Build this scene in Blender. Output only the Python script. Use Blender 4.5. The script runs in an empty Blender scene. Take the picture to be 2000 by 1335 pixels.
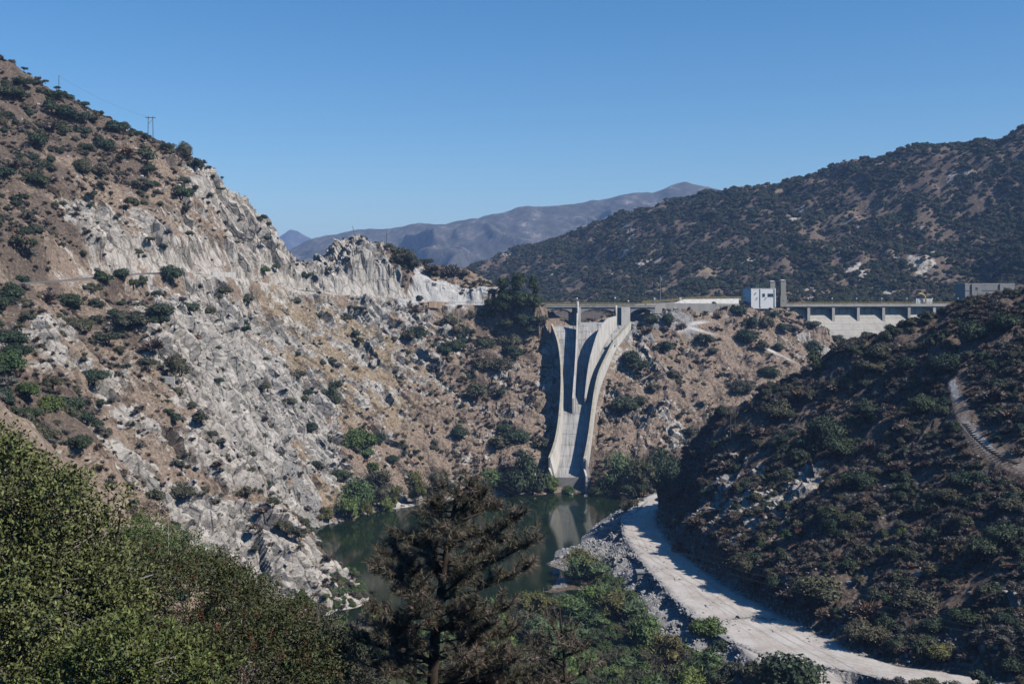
import bpy, bmesh, math, random
import numpy as np
from mathutils import Vector, Matrix

# ------------------------------------------------------------------ camera, sky, sun, exposure
scene = bpy.context.scene
FPX, HOR, CX, CAMZ = 2222.0, 575.0, 1000.0, 81.0      # focal length in photo pixels, horizon row, centre column, eye height
cam_d = bpy.data.cameras.new("camera"); cam = bpy.data.objects.new("camera", cam_d)
scene.collection.objects.link(cam); scene.camera = cam
cam_d.sensor_width = 36.0; cam_d.lens = FPX / 2000.0 * 36.0
cam_d.shift_y = (HOR - 667.5) / 2000.0
cam_d.clip_start = 0.5; cam_d.clip_end = 40000.0
cam.location = (0, 0, CAMZ); cam.rotation_euler = (math.radians(90), 0, 0)

SUN = Vector((0.645, -0.31, 0.70)).normalized()
world = bpy.data.worlds.new("World"); scene.world = world; world.use_nodes = True
wn = world.node_tree.nodes; wl = world.node_tree.links
sky = wn.new("ShaderNodeTexSky"); sky.sky_type = 'NISHITA'; sky.sun_disc = False
sky.sun_elevation = math.asin(SUN.z); sky.sun_rotation = math.atan2(SUN.x, SUN.y)
sky.altitude = 500; sky.air_density = 1.0; sky.dust_density = 0.1; sky.ozone_density = 3.5
wn["Background"].inputs["Strength"].default_value = 0.117
hs = wn.new("ShaderNodeHueSaturation"); hs.inputs["Saturation"].default_value = 1.31     # deep polarised blue of the whole sky
wl.new(sky.outputs[0], hs.inputs["Color"]); wl.new(hs.outputs[0], wn["Background"].inputs["Color"])
sun_d = bpy.data.lights.new("sun", 'SUN'); sun_d.energy = 5.0; sun_d.angle = math.radians(0.5); sun_d.color = (1.0, 0.935, 0.845)
sun_o = bpy.data.objects.new("sun", sun_d); scene.collection.objects.link(sun_o)
sun_o.rotation_euler = SUN.to_track_quat('Z', 'Y').to_euler(); sun_o.location = (200, -100, 400)

scene.view_settings.view_transform = 'Standard'; scene.view_settings.look = 'None'
scene.view_settings.exposure = 0.1; scene.view_settings.gamma = 1.0
scene.view_settings.use_curve_mapping = False
cy = scene.cycles
cy.max_bounces = 3; cy.diffuse_bounces = 0; cy.glossy_bounces = 2; cy.transmission_bounces = 2; cy.transparent_max_bounces = 4
cy.volume_bounces = 0; cy.use_denoising = True; cy.caustics_reflective = False; cy.caustics_refractive = False

# ------------------------------------------------------------------ helpers
COL = scene.collection
rng = np.random.default_rng(7); random.seed(7)
def at(px, py, Y):                      # a point Y metres away from the viewpoint's plane
    return ((px - CX) * Y / FPX, Y, CAMZ + (HOR - py) * Y / FPX)
def tag(o, label=None, cat=None, group=None, kind=None):
    if label: o["label"] = label
    if cat: o["category"] = cat
    if group: o["group"] = group
    if kind: o["kind"] = kind
    return o
def empty(name, loc=(0, 0, 0), rz=0.0):
    o = bpy.data.objects.new(name, None); COL.objects.link(o); o.location = loc; o.rotation_euler = (0, 0, rz)
    o.empty_display_size = 0.3; return o
def link_mesh(name, me, parent=None, loc=None):
    o = bpy.data.objects.new(name, me); COL.objects.link(o)
    if parent is not None: o.parent = parent
    if loc is not None: o.location = loc
    return o
def np_mesh(name, V, F, mats, smooth=False, midx=None, col=None, colname="mask"):
    """V (n,3), F (m,k) all of the same size"""
    V = np.ascontiguousarray(V, np.float32); F = np.ascontiguousarray(F, np.int32)
    me = bpy.data.meshes.new(name); k = F.shape[1]; m = F.shape[0]
    me.vertices.add(len(V)); me.vertices.foreach_set("co", V.ravel())
    me.loops.add(m * k); me.loops.foreach_set("vertex_index", F.ravel())
    me.polygons.add(m); me.polygons.foreach_set("loop_start", np.arange(0, m * k, k, dtype=np.int32))
    me.polygons.foreach_set("use_smooth", np.full(m, smooth, bool))
    if midx is not None: me.polygons.foreach_set("material_index", np.asarray(midx, np.int32))
    for mt in (mats if isinstance(mats, (list, tuple)) else [mats]): me.materials.append(mt)
    if col is not None:
        a = me.color_attributes.new(colname, 'FLOAT_COLOR', 'POINT'); a.data.foreach_set("color", np.ascontiguousarray(col, np.float32).ravel())
    me.update(calc_edges=True); me.validate(); return me
class MB:                               # collects boxes, prisms, tubes and strips; build() links them as one mesh object
    def __init__(s): s.v = []; s.f = []
    def add(s, vs, fs):
        b = len(s.v); s.v += [tuple(p) for p in vs]; s.f += [tuple(i + b for i in f) for f in fs]; return s
    def box(s, c, d, rz=0.0, ax=None):
        hx, hy, hz = d[0] / 2, d[1] / 2, d[2] / 2; ca, sa = math.cos(rz), math.sin(rz); vs = []
        for z in (-hz, hz):
            for x, y in ((-hx, -hy), (hx, -hy), (hx, hy), (-hx, hy)):
                vs.append((c[0] + x * ca - y * sa, c[1] + x * sa + y * ca, c[2] + z))
        return s.add(vs, [(3, 2, 1, 0), (4, 5, 6, 7), (0, 1, 5, 4), (1, 2, 6, 5), (2, 3, 7, 6), (3, 0, 4, 7)])
    def hexa(s, p):                     # eight corners: bottom four then top four
        return s.add(p, [(3, 2, 1, 0), (4, 5, 6, 7), (0, 1, 5, 4), (1, 2, 6, 5), (2, 3, 7, 6), (3, 0, 4, 7)])
    def tube(s, pts, rad, n=6, cap=True):
        pts = [Vector(p) for p in pts]; rr = rad if isinstance(rad, (list, tuple)) else [rad] * len(pts); b = len(s.v); m = len(pts)
        for i, p in enumerate(pts):
            t = (pts[min(i + 1, m - 1)] - pts[max(i - 1, 0)]).normalized()
            a = t.orthogonal().normalized() if i == 0 else (a - t * a.dot(t)).normalized()
            c = t.cross(a)
            for k in range(n):
                q = 2 * math.pi * k / n; s.v.append(tuple(p + (a * math.cos(q) + c * math.sin(q)) * rr[i]))
        for i in range(m - 1):
            for k in range(n):
                k2 = (k + 1) % n; s.f.append((b + i * n + k, b + i * n + k2, b + (i + 1) * n + k2, b + (i + 1) * n + k))
        if cap:
            s.f.append(tuple(b + k for k in reversed(range(n)))); s.f.append(tuple(b + (m - 1) * n + k for k in range(n)))
        return s
    def sweep(s, rings):                # closed rings of equal length, capped
        b = len(s.v); n = len(rings[0])
        for r in rings: s.v += [tuple(p) for p in r]
        for i in range(len(rings) - 1):
            for k in range(n):
                k2 = (k + 1) % n; s.f.append((b + i * n + k, b + i * n + k2, b + (i + 1) * n + k2, b + (i + 1) * n + k))
        s.f.append(tuple(b + k for k in reversed(range(n)))); s.f.append(tuple(b + (len(rings) - 1) * n + k for k in range(n)))
        return s
    def mesh(s, name, mat, smooth=False):
        me = bpy.data.meshes.new(name); me.from_pydata(s.v, [], s.f)
        for mt in (mat if isinstance(mat, (list, tuple)) else [mat]): me.materials.append(mt)
        bm = bmesh.new(); bm.from_mesh(me); bmesh.ops.recalc_face_normals(bm, faces=bm.faces); bm.to_mesh(me); bm.free()
        if smooth: me.polygons.foreach_set("use_smooth", [True] * len(me.polygons))
        me.update(); return me
    def build(s, name, mat, parent=None, smooth=False):
        return link_mesh(name, s.mesh(name, mat, smooth), parent)

# numpy noise -------------------------------------------------------
def hsh(ix, iy, iz, seed):
    h = (ix.astype(np.int64) * 374761393 + iy.astype(np.int64) * 668265263 + iz * 2147483647 + seed * 1274126177) & 0xFFFFFFFF
    h = ((h ^ (h >> 13)) * 1274126177) & 0xFFFFFFFF
    h = ((h ^ (h >> 15)) * 2246822519) & 0xFFFFFFFF
    return (h ^ (h >> 16)).astype(np.float64) / 4294967296.0
def gnoise(x, y, seed=0):
    ix = np.floor(x); iy = np.floor(y); fx = x - ix; fy = y - iy
    ux = fx * fx * fx * (fx * (fx * 6 - 15) + 10); uy = fy * fy * fy * (fy * (fy * 6 - 15) + 10)
    def g(dx, dy):
        a = hsh(ix + dx, iy + dy, 0, seed) * 2 * np.pi
        return np.cos(a) * (fx - dx) + np.sin(a) * (fy - dy)
    a = g(0, 0) * (1 - ux) + g(1, 0) * ux; b = g(0, 1) * (1 - ux) + g(1, 1) * ux
    return (a * (1 - uy) + b * uy) * 1.5
def fbm(x, y, oct=4, seed=0, gain=0.5):
    s = np.zeros_like(x); a = 1.0
    for o in range(oct): s += a * gnoise(x * 2 ** o + 17.3 * o, y * 2 ** o - 9.1 * o, seed + o); a *= gain
    return s
def ridged(x, y, oct=4, seed=0, gain=0.5):
    s = np.zeros_like(x); a = 1.0
    for o in range(oct): s += a * (1 - 2 * np.abs(gnoise(x * 2 ** o + 5.7 * o, y * 2 ** o + 3.3 * o, seed + o))); a *= gain
    return s
def facets(P, seed=0):
    """tilted block field: every Voronoi cell of 3-D space is a plane with its own height and tilt"""
    I = np.floor(P).astype(np.int64); best = np.full(len(P), 9e9, np.float32); out = np.zeros(len(P), np.float32); sec = best.copy()
    for dx in (-1, 0, 1):
        for dy in (-1, 0, 1):
            for dz in (-1, 0, 1):
                cx, cy, cz = I[:, 0] + dx, I[:, 1] + dy, I[:, 2] + dz
                h1 = hsh(cx, cy, cz * 7919, seed); h2 = (h1 * 7919.17) % 1.0; h3 = (h1 * 104729.3) % 1.0
                ex = (P[:, 0] - cx - h1).astype(np.float32); ey = (P[:, 1] - cy - h2).astype(np.float32); ez = (P[:, 2] - cz - h3).astype(np.float32)
                d = ex * ex + ey * ey + ez * ez
                w = d < best; sec = np.where(w, best, np.minimum(sec, d))
                val = ((h1 * 3571.7) % 1.0) * 1.0 + ex * (((h2 * 911.3) % 1.0) - 0.5) * 1.8 + ey * (((h3 * 577.1) % 1.0) - 0.5) * 1.8 + ez * (((h1 * 331.9) % 1.0) - 0.5) * 1.8
                out = np.where(w, val, out); best = np.where(w, d, best)
    edge = np.clip((np.sqrt(sec) - np.sqrt(best)) * 4, 0, 1)
    return out, edge
def sstep(a, b, x):
    t = np.clip((x - a) / (b - a), 0, 1); return t * t * (3 - 2 * t)

# ------------------------------------------------------------------ materials
def mat_new(name):
    m = bpy.data.materials.new(name); m.use_nodes = True; nt = m.node_tree
    return m, nt, nt.nodes["Principled BSDF"]
def N(nt, t, **kw):
    n = nt.nodes.new(t)
    for k, v in kw.items():
        if k in n.inputs: n.inputs[k].default_value = v
        else: setattr(n, k, v)
    return n
def ramp(nt, src, stops):
    r = nt.nodes.new("ShaderNodeValToRGB"); e = r.color_ramp.elements
    while len(e) < len(stops): e.new(0.5)
    for i, (p, c) in enumerate(stops):
        e[i].position = p; e[i].color = (c[0], c[1], c[2], 1) if not isinstance(c, (int, float)) else (c, c, c, 1)
    if src is not None: nt.links.new(src, r.inputs[0])
    return r.outputs[0]
def mixc(nt, fac, a, b, mode='MIX'):
    n = nt.nodes.new("ShaderNodeMix"); n.data_type = 'RGBA'; n.blend_type = mode
    for s, v in ((n.inputs[0], fac), (n.inputs[6], a), (n.inputs[7], b)):
        if hasattr(v, "is_linked") or hasattr(v, "links"): nt.links.new(v, s)
        elif isinstance(v, (int, float)): s.default_value = v
        else: s.default_value = (v[0], v[1], v[2], 1)
    return n.outputs[2]
def mth(nt, op, a, b=0.0, clamp=False):
    n = nt.nodes.new("ShaderNodeMath"); n.operation = op; n.use_clamp = clamp
    for s, v in ((n.inputs[0], a), (n.inputs[1], b)):
        if isinstance(v, (int, float)): s.default_value = v
        else: nt.links.new(v, s)
    return n.outputs[0]
def noise(nt, scale, detail=4, rough=0.55, vec=None, dim='3D', dist=0.0):
    n = N(nt, "ShaderNodeTexNoise"); n.inputs["Scale"].default_value = scale; n.inputs["Detail"].default_value = detail
    n.inputs["Roughness"].default_value = rough; n.inputs["Distortion"].default_value = dist
    if vec is not None: nt.links.new(vec, n.inputs["Vector"])
    return n.outputs[0]
def coords(nt, scale=(1, 1, 1), rot=(0, 0, 0), kind="Object"):
    tc = nt.nodes.new("ShaderNodeTexCoord"); mp = nt.nodes.new("ShaderNodeMapping")
    mp.inputs["Scale"].default_value = scale; mp.inputs["Rotation"].default_value = rot
    nt.links.new(tc.outputs[kind], mp.inputs[0]); return mp.outputs[0]
def bump(nt, bsdf, h, strength=0.5, dist=0.3):
    b = nt.nodes.new("ShaderNodeBump"); b.inputs["Strength"].default_value = strength; b.inputs["Distance"].default_value = dist
    nt.links.new(h, b.inputs["Height"]); nt.links.new(b.outputs[0], bsdf.inputs["Normal"])

def terrain_material(name, bare=False):
    """mask: R pale rock, G golden grass, B grey scree; the remainder is brown soil"""
    m, nt, bs = mat_new(name); L = nt.links
    at_ = N(nt, "ShaderNodeAttribute"); at_.attribute_name = "mask"; sep = N(nt, "ShaderNodeSeparateColor"); L.new(at_.outputs["Color"], sep.inputs[0])
    at2 = N(nt, "ShaderNodeAttribute"); at2.attribute_name = "extra"; sep2 = N(nt, "ShaderNodeSeparateColor"); L.new(at2.outputs["Color"], sep2.inputs[0])
    co = coords(nt); cs = coords(nt, (0.6, 0.6, 0.36), (0.0, 0.55, 0.35))
    n_big = noise(nt, 0.045, 5, 0.6, co); n_mid = noise(nt, 0.22, 6, 0.65, co); n_fine = noise(nt, 1.1, 5, 0.7, co); n_str = noise(nt, 0.5, 6, 0.7, cs)
    vor = N(nt, "ShaderNodeTexVoronoi"); vor.feature = 'DISTANCE_TO_EDGE'; vor.inputs["Scale"].default_value = 0.33; L.new(cs, vor.inputs["Vector"])
    crack = ramp(nt, vor.outputs["Distance"], [(0.0, 0.25), (0.07, 1.0)])
    # rock
    rock = ramp(nt, n_mid, [(0.25, (0.25, 0.26, 0.25)), (0.42, (0.37, 0.375, 0.355)), (0.55, (0.47, 0.45, 0.415)), (0.72, (0.62, 0.59, 0.545))])
    warm = ramp(nt, n_mid, [(0.25, (0.30, 0.25, 0.205)), (0.45, (0.45, 0.395, 0.34)), (0.7, (0.62, 0.565, 0.505))])
    rock = mixc(nt, sep2.outputs[0], rock, warm)
    rock = mixc(nt, ramp(nt, n_str, [(0.34, 0.55), (0.48, 0.0)]), rock, (0.15, 0.14, 0.125))
    rock = mixc(nt, 0.55, rock, crack, 'MULTIPLY')
    rock = mixc(nt, 0.85, rock, ramp(nt, noise(nt, 0.9, 7, 0.8, cs), [(0.30, 0.45), (0.45, 0.92), (0.6, 1.05)]), 'MULTIPLY')
    soil = ramp(nt, n_fine, [(0.3, (0.125, 0.090, 0.066)), (0.5, (0.245, 0.185, 0.14)), (0.7, (0.38, 0.31, 0.25))])
    grass = ramp(nt, n_fine, [(0.3, (0.17, 0.125, 0.08)), (0.5, (0.28, 0.215, 0.145)), (0.68, (0.42, 0.34, 0.24))])
    scree = ramp(nt, noise(nt, 1.6, 4, 0.8, co), [(0.3, (0.10, 0.10, 0.10)), (0.5, (0.26, 0.25, 0.24)), (0.7, (0.46, 0.44, 0.42))])
    dark = ramp(nt, n_fine, [(0.3, (0.065, 0.05, 0.04)), (0.52, (0.135, 0.104, 0.082)), (0.72, (0.25, 0.195, 0.15))])
    n_brk = noise(nt, 0.75, 6, 0.75, co)
    n_brk2 = mth(nt, 'ADD', mth(nt, 'MULTIPLY', n_mid, 0.45), mth(nt, 'MULTIPLY', n_brk, 0.55))
    def f(mask, nz, k=1.6, wid=0.05):
        s = mth(nt, 'ADD', mask, mth(nt, 'MULTIPLY', mth(nt, 'SUBTRACT', nz, 0.5), k))
        return ramp(nt, s, [(0.5 - wid, 0.0), (0.5 + wid, 1.0)])
    soil = mixc(nt, f(sep2.outputs[1], n_brk2), soil, dark)
    c = mixc(nt, f(sep.outputs[1], n_brk2), soil, grass)
    c = mixc(nt, f(sep.outputs[0], mth(nt, 'ADD', mth(nt, 'MULTIPLY', n_brk2, 0.55), mth(nt, 'MULTIPLY', n_str, 0.45)), 2.4), c, rock)
    c = mixc(nt, f(sep.outputs[2], n_brk2), c, scree)
    white = ramp(nt, noise(nt, 0.35, 6, 0.7, cs), [(0.3, (0.30, 0.285, 0.265)), (0.45, (0.46, 0.445, 0.425)), (0.7, (0.58, 0.565, 0.545))])
    c = mixc(nt, f(sep2.outputs[2], n_big, 0.5), c, white)
    L.new(c, bs.inputs["Base Color"]); bs.inputs["Roughness"].default_value = 0.95; bs.inputs["Specular IOR Level"].default_value = 0.1
    h = mth(nt, 'ADD', mth(nt, 'MULTIPLY', n_fine, 0.6), mth(nt, 'MULTIPLY', mth(nt, 'MULTIPLY', crack, sep.outputs[0]), 0.3))
    bump(nt, bs, h, 0.9, 0.9)
    return m

def foliage_material(name, cols, tips=None, spread=0.35, trans=0.0, hue_scale=None):
    m, nt, bs = mat_new(name); L = nt.links
    oi = N(nt, "ShaderNodeObjectInfo"); gi = N(nt, "ShaderNodeNewGeometry")
    base = ramp(nt, oi.outputs["Random"], [(i / max(1, len(cols) - 1), c) for i, c in enumerate(cols)])
    v = ramp(nt, gi.outputs["Random Per Island"], [(0.0, 1.0 - spread), (0.55, 1.0), (1.0, 1.0 + spread * 1.8)])
    c = mixc(nt, 1.0, base, v, 'MULTIPLY')
    if tips: c = mixc(nt, ramp(nt, gi.outputs["Random Per Island"], [(tips[1] - 0.001, 0.0), (tips[1], 1.0)]), c, tips[0])
    L.new(c, bs.inputs["Base Color"]); bs.inputs["Roughness"].default_value = 0.62; bs.inputs["Specular IOR Level"].default_value = 0.25
    return m

def plain(name, colr, rough=0.8, var=0.25, scale=0.6, metallic=0.0, streak=False, bumps=0.15):
    m, nt, bs = mat_new(name); L = nt.links
    co = coords(nt, (1, 1, 0.18) if streak else (1, 1, 1))
    n1 = noise(nt, scale, 6, 0.65, co); n2 = noise(nt, scale * 7, 3, 0.6, coords(nt))
    s = mth(nt, 'ADD', mth(nt, 'MULTIPLY', n1, 0.7), mth(nt, 'MULTIPLY', n2, 0.3))
    lo = tuple(x * (1 - var * 1.4) for x in colr); hi = tuple(min(1, x * (1 + var * 0.7)) for x in colr)
    L.new(ramp(nt, s, [(0.3, lo), (0.5, colr), (0.7, hi)]), bs.inputs["Base Color"])
    bs.inputs["Roughness"].default_value = rough; bs.inputs["Metallic"].default_value = metallic; bs.inputs["Specular IOR Level"].default_value = 0.3
    if bumps: bump(nt, bs, n2, bumps, 0.05)
    return m

M = {}
M['terrain'] = terrain_material("hillside")
M['conc'] = plain("concrete", (0.53, 0.505, 0.46), 0.85, 0.32, 0.35, streak=True)
M['conc_dark'] = plain("stained_concrete", (0.34, 0.335, 0.33), 0.85, 0.4, 0.22)
M['conc_dam'] = plain("dam_concrete", (0.41, 0.385, 0.34), 0.88, 0.3, 0.10, streak=True)
M['conc_grey'] = plain("grey_concrete", (0.27, 0.26, 0.245), 0.88, 0.22, 0.2, streak=True)
M['coping'] = plain("coping", (0.45, 0.41, 0.31), 0.85, 0.3, 0.4)
M['white'] = plain("white_paint", (0.80, 0.79, 0.77), 0.6, 0.06, 0.3)
M['yellow'] = plain("yellow_paint", (0.38, 0.30, 0.12), 0.6, 0.25, 0.8)
M['pipe'] = plain("yellow_pipe", (0.62, 0.47, 0.16), 0.5, 0.15, 0.8)
M['steel'] = plain("galvanised_steel", (0.42, 0.43, 0.44), 0.5, 0.15, 1.0, metallic=0.4)
M['tower'] = plain("tower_concrete", (0.31, 0.29, 0.245), 0.85, 0.18, 0.3, streak=True)
M['wood'] = plain("weathered_wood", (0.10, 0.075, 0.055), 0.9, 0.35, 1.5, streak=True)
M['rust'] = plain("rusty_steel", (0.40, 0.29, 0.20), 0.85, 0.5, 0.35, streak=True)
M['glass'] = plain("window_glass", (0.03, 0.07, 0.07), 0.15, 0.2, 0.5, bumps=0)
M['black'] = plain("black_rubber", (0.02, 0.02, 0.02), 0.7, 0.2, 2.0)
M['wire'] = plain("wire", (0.10, 0.12, 0.11), 0.5, 0.1, 2.0)
M['globe'] = plain("white_globe", (0.85, 0.85, 0.84), 0.3, 0.03, 1.0, bumps=0)
M['stone'] = plain("boulder", (0.36, 0.35, 0.335), 0.9, 0.45, 0.9, bumps=0.5)
M['bark'] = plain("bark", (0.06, 0.045, 0.035), 0.95, 0.4, 3.0)
M['twig'] = plain("pale_twig", (0.30, 0.27, 0.25), 0.9, 0.3, 3.0)
M['leaf_dark'] = foliage_material("leaf_dark_green", [(0.030, 0.050, 0.028), (0.052, 0.072, 0.032), (0.036, 0.060, 0.038), (0.066, 0.078, 0.040), (0.032, 0.055, 0.030)])
M['leaf_mid'] = foliage_material("leaf_mid_green", [(0.062, 0.10, 0.028), (0.085, 0.125, 0.036), (0.056, 0.095, 0.036), (0.10, 0.13, 0.036)])
M['leaf_olive'] = foliage_material("leaf_olive", [(0.095, 0.096, 0.052), (0.075, 0.080, 0.050), (0.110, 0.098, 0.058), (0.068, 0.075, 0.050)])
M['leaf_yellow'] = foliage_material("leaf_yellow_green", [(0.12, 0.13, 0.035), (0.14, 0.125, 0.05), (0.10, 0.12, 0.035)])
M['leaf_dry'] = foliage_material("dry_brush", [(0.125, 0.092, 0.075), (0.18, 0.135, 0.105), (0.115, 0.10, 0.09), (0.20, 0.13, 0.085), (0.10, 0.086, 0.078)], spread=0.4)
M['leaf_grey'] = foliage_material("grey_brush", [(0.12, 0.115, 0.098), (0.155, 0.145, 0.125), (0.105, 0.108, 0.088)], spread=0.35)
M['leaf_red'] = foliage_material("red_brush", [(0.12, 0.035, 0.03), (0.10, 0.045, 0.04)])
M['leaf_willow'] = foliage_material("leaf_willow", [(0.11, 0.165, 0.048), (0.15, 0.20, 0.058), (0.095, 0.145, 0.06), (0.125, 0.175, 0.085), (0.165, 0.20, 0.052)])
M['tuft'] = foliage_material("golden_grass", [(0.40, 0.30, 0.17), (0.33, 0.245, 0.135), (0.48, 0.37, 0.22), (0.29, 0.22, 0.14)], spread=0.25)

# ------------------------------------------------------------------ terrain from surveyed points
CLS = {  # rock, grass, scree, warm, dark, white
 'R': (0.97, 0.35, 0, 0.5, 0, 0), 'P': (0.95, 0.3, 0, 0.85, 0, 0), 'r': (0.55, 0.55, 0, 0.3, 0, 0), 'q': (0.60, 0.2, 0, 0.6, 0.2, 0), 'g': (0.42, 0.72, 0, 0.5, 0, 0),
 'd': (0.33, 0.42, 0.0, 0.8, 0.12, 0), 'b': (0.12, 0.12, 0, 0.5, 0.75, 0), 's': (0.2, 0.0, 0.9, 0, 0, 0), 'w': (0.3, 0.0, 0, 0.2, 0, 1.0), 't': (0, 0.1, 0, 0, 0.9, 0), 'k': (0.55, 0.1, 0.2, 0.2, 0.5, 0)}
PTS = []
def C(c, *ps):
    for px, py, Y in ps: PTS.append(at(px, py, Y) + (c,))
def Wp(c, *ps):
    for p in ps: PTS.append(tuple(p) + (c,))
def back(c, dy, dz, *ps):
    for px, py, Y in ps:
        x, y, z = at(px, py, Y); k = (y + dy) / y; PTS.append((x * k, y + dy, z + dz, c))
# slope under the viewpoint
Wp('b', (0, -8, 80), (-30, 0, 79), (30, 0, 78), (-70, 0, 84), (-130, 0, 100), (70, 0, 76), (130, 0, 84), (0, 12, 72), (-20, 15, 72), (25, 15, 71), (0, 28, 64), (-18, 28, 66), (22, 28, 62),
   (0, 60, 50), (-30, 60, 54), (40, 60, 46), (0, 100, 35), (-35, 110, 40), (50, 110, 30), (0, 150, 19), (-35, 160, 24), (60, 160, 17), (100, 150, 30), (180, 150, 60), (180, 60, 80),
   (-70, 110, 66), (-110, 130, 82), (-160, 150, 105), (-220, 180, 130), (-240, 60, 130), (0, 190, 8), (30, 190, 6), (-30, 200, 9))
# near brown slope, left
sl = [(-120, 690, 200), (0, 770, 200), (60, 820, 195), (100, 850, 200), (176, 868, 215), (220, 920, 213), (264, 972, 212), (340, 1040, 218), (430, 1110, 228), (520, 1180, 240), (600, 1232, 255)]
C('d', *sl)
C('d', (0, 900, 165), (80, 950, 175), (170, 1000, 190), (250, 1080, 198), (350, 1150, 205), (450, 1230, 215), (560, 1290, 228), (-150, 800, 170))
back('b', 16, -7, *sl[3:9])
# gully with green brush
C('b', (0, 740, 238), (60, 770, 248), (160, 850, 250), (100, 720, 275), (130, 800, 262), (-120, 640, 240))
C('q', (0, 640, 270), (60, 600, 300), (100, 640, 300), (60, 680, 285))
C('d', (200, 800, 285), (170, 740, 290), (280, 720, 318))
C('b', (190, 680, 315), (250, 640, 335))
C('q', (250, 800, 300), (230, 880, 275), (250, 920, 268), (300, 860, 292))
C('R', (330, 1000, 273), (420, 1080, 272), (520, 1150, 272), (600, 1215, 276), (450, 1000, 292), (500, 1060, 288), (560, 1100, 287))
C('d', (330, 940, 286), (400, 940, 300), (330, 800, 306), (300, 760, 312), (480, 960, 304))
C('P', (330, 600, 352), (345, 660, 341), (360, 730, 330), (400, 810, 323), (450, 900, 318), (520, 960, 315), (575, 1010, 305), (620, 1090, 298), (650, 1185, 292), (610, 1160, 286))
C('R', (400, 640, 385), (380, 600, 388), (400, 700, 365), (430, 760, 362), (460, 830, 352), (500, 900, 355), (550, 960, 366), (590, 1012, 385), (430, 620, 415), (480, 700, 410), (520, 780, 405), (560, 850, 402),
  (620, 900, 422), (500, 620, 445), (650, 860, 432), (600, 960, 402), (560, 740, 425))
C('g', (560, 600, 478), (600, 660, 472), (640, 620, 500), (560, 680, 445), (660, 960, 414), (700, 640, 512), (630, 740, 458), (700, 720, 486), (740, 690, 502), (840, 740, 512), (760, 780, 486))
C('r', (640, 790, 455), (700, 700, 498), (740, 630, 525), (780, 650, 526), (720, 800, 468), (650, 700, 480))
C('d', (700, 880, 440), (760, 840, 468), (840, 860, 478), (800, 930, 455), (870, 900, 470), (900, 800, 500), (920, 880, 478), (860, 800, 494), (950, 900, 475))
C('q', (820, 620, 545), (850, 680, 532), (830, 720, 518), (880, 650, 545), (880, 760, 513), (980, 720, 533))
C('b', (950, 660, 556), (930, 740, 528), (1000, 690, 542), (970, 690, 538))
C('d', (1000, 625, 568), (940, 615, 570), (1040, 640, 560), (1030, 700, 541), (1060, 760, 522), (1040, 780, 512), (1000, 860, 487), (950, 800, 505), (1050, 850, 490), (1060, 900, 476), (1020, 920, 470))
C('q', (1070, 700, 545), (1078, 760, 526), (1076, 820, 507))
# valley road bench and upper mountain
C('d', (1060, 598, 566), (950, 597, 566), (850, 593, 562), (740, 582, 546), (640, 575, 524), (560, 566, 498), (500, 552, 472), (430, 541, 438), (340, 532, 408), (250, 536, 380), (150, 545, 352), (50, 552, 325), (-60, 556, 300))
C('b', (100, 590, 335), (200, 585, 362), (300, 575, 380), (0, 600, 300))
C('P', (430, 480, 458), (400, 440, 452), (300, 450, 418), (200, 450, 392), (500, 480, 492), (450, 420, 486), (550, 515, 506), (250, 500, 388), (350, 500, 418), (150, 500, 362), (480, 530, 478), (400, 500, 442))
C('d', (350, 380, 447), (200, 380, 408), (380, 360, 468))
C('b', (300, 340, 446), (100, 430, 372), (250, 310, 441))
C('b', (100, 340, 398), (0, 430, 340), (0, 330, 372), (50, 500, 338), (0, 250, 405), (100, 250, 432), (180, 280, 444), (0, 530, 312))
sk = [(-300, -60, 420), (-120, 60, 435), (0, 117, 450), (60, 140, 454), (130, 185, 460), (200, 225, 468), (300, 272, 480), (350, 297, 485), (400, 330, 490), (440, 362, 496), (480, 398, 503), (520, 433, 511), (560, 476, 520), (597, 523, 530)]
C('b', *sk[:8]); C('P', *sk[8:]); back('b', 55, -22, *sk[:-1]); back('b', 160, -50, *sk[:-1])
C('b', (-200, 200, 390), (-200, 400, 320), (-200, 550, 262))
Wp('b', (-100, 585, 78), (-110, 640, 66), (-140, 700, 66), (-330, 720, 110), (-330, 640, 140))
# rocky knoll
C('R', (640, 545, 536), (700, 530, 541), (700, 495, 552), (660, 500, 550), (760, 545, 551), (740, 510, 558), (620, 545, 532), (780, 520, 567), (640, 512, 548))
C('P', (612, 521, 545), (650, 488, 556), (680, 461, 562), (702, 452, 565))
C('b', (760, 474, 577), (820, 508, 586), (880, 516, 598), (930, 532, 600), (850, 540, 580), (800, 500, 583))
C('w', (795, 545, 565), (815, 530, 574), (800, 560, 562), (840, 575, 566), (860, 560, 573), (900, 580, 573), (940, 585, 574), (900, 562, 579), (958, 562, 583))
C('d', (962, 546, 597), (900, 540, 590))
Wp('b', (-95, 610, 84), (-60, 620, 82), (-20, 640, 72), (10, 640, 64), (-60, 680, 60), (0, 690, 55), (30, 620, 58), (20, 590, 62))
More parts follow.
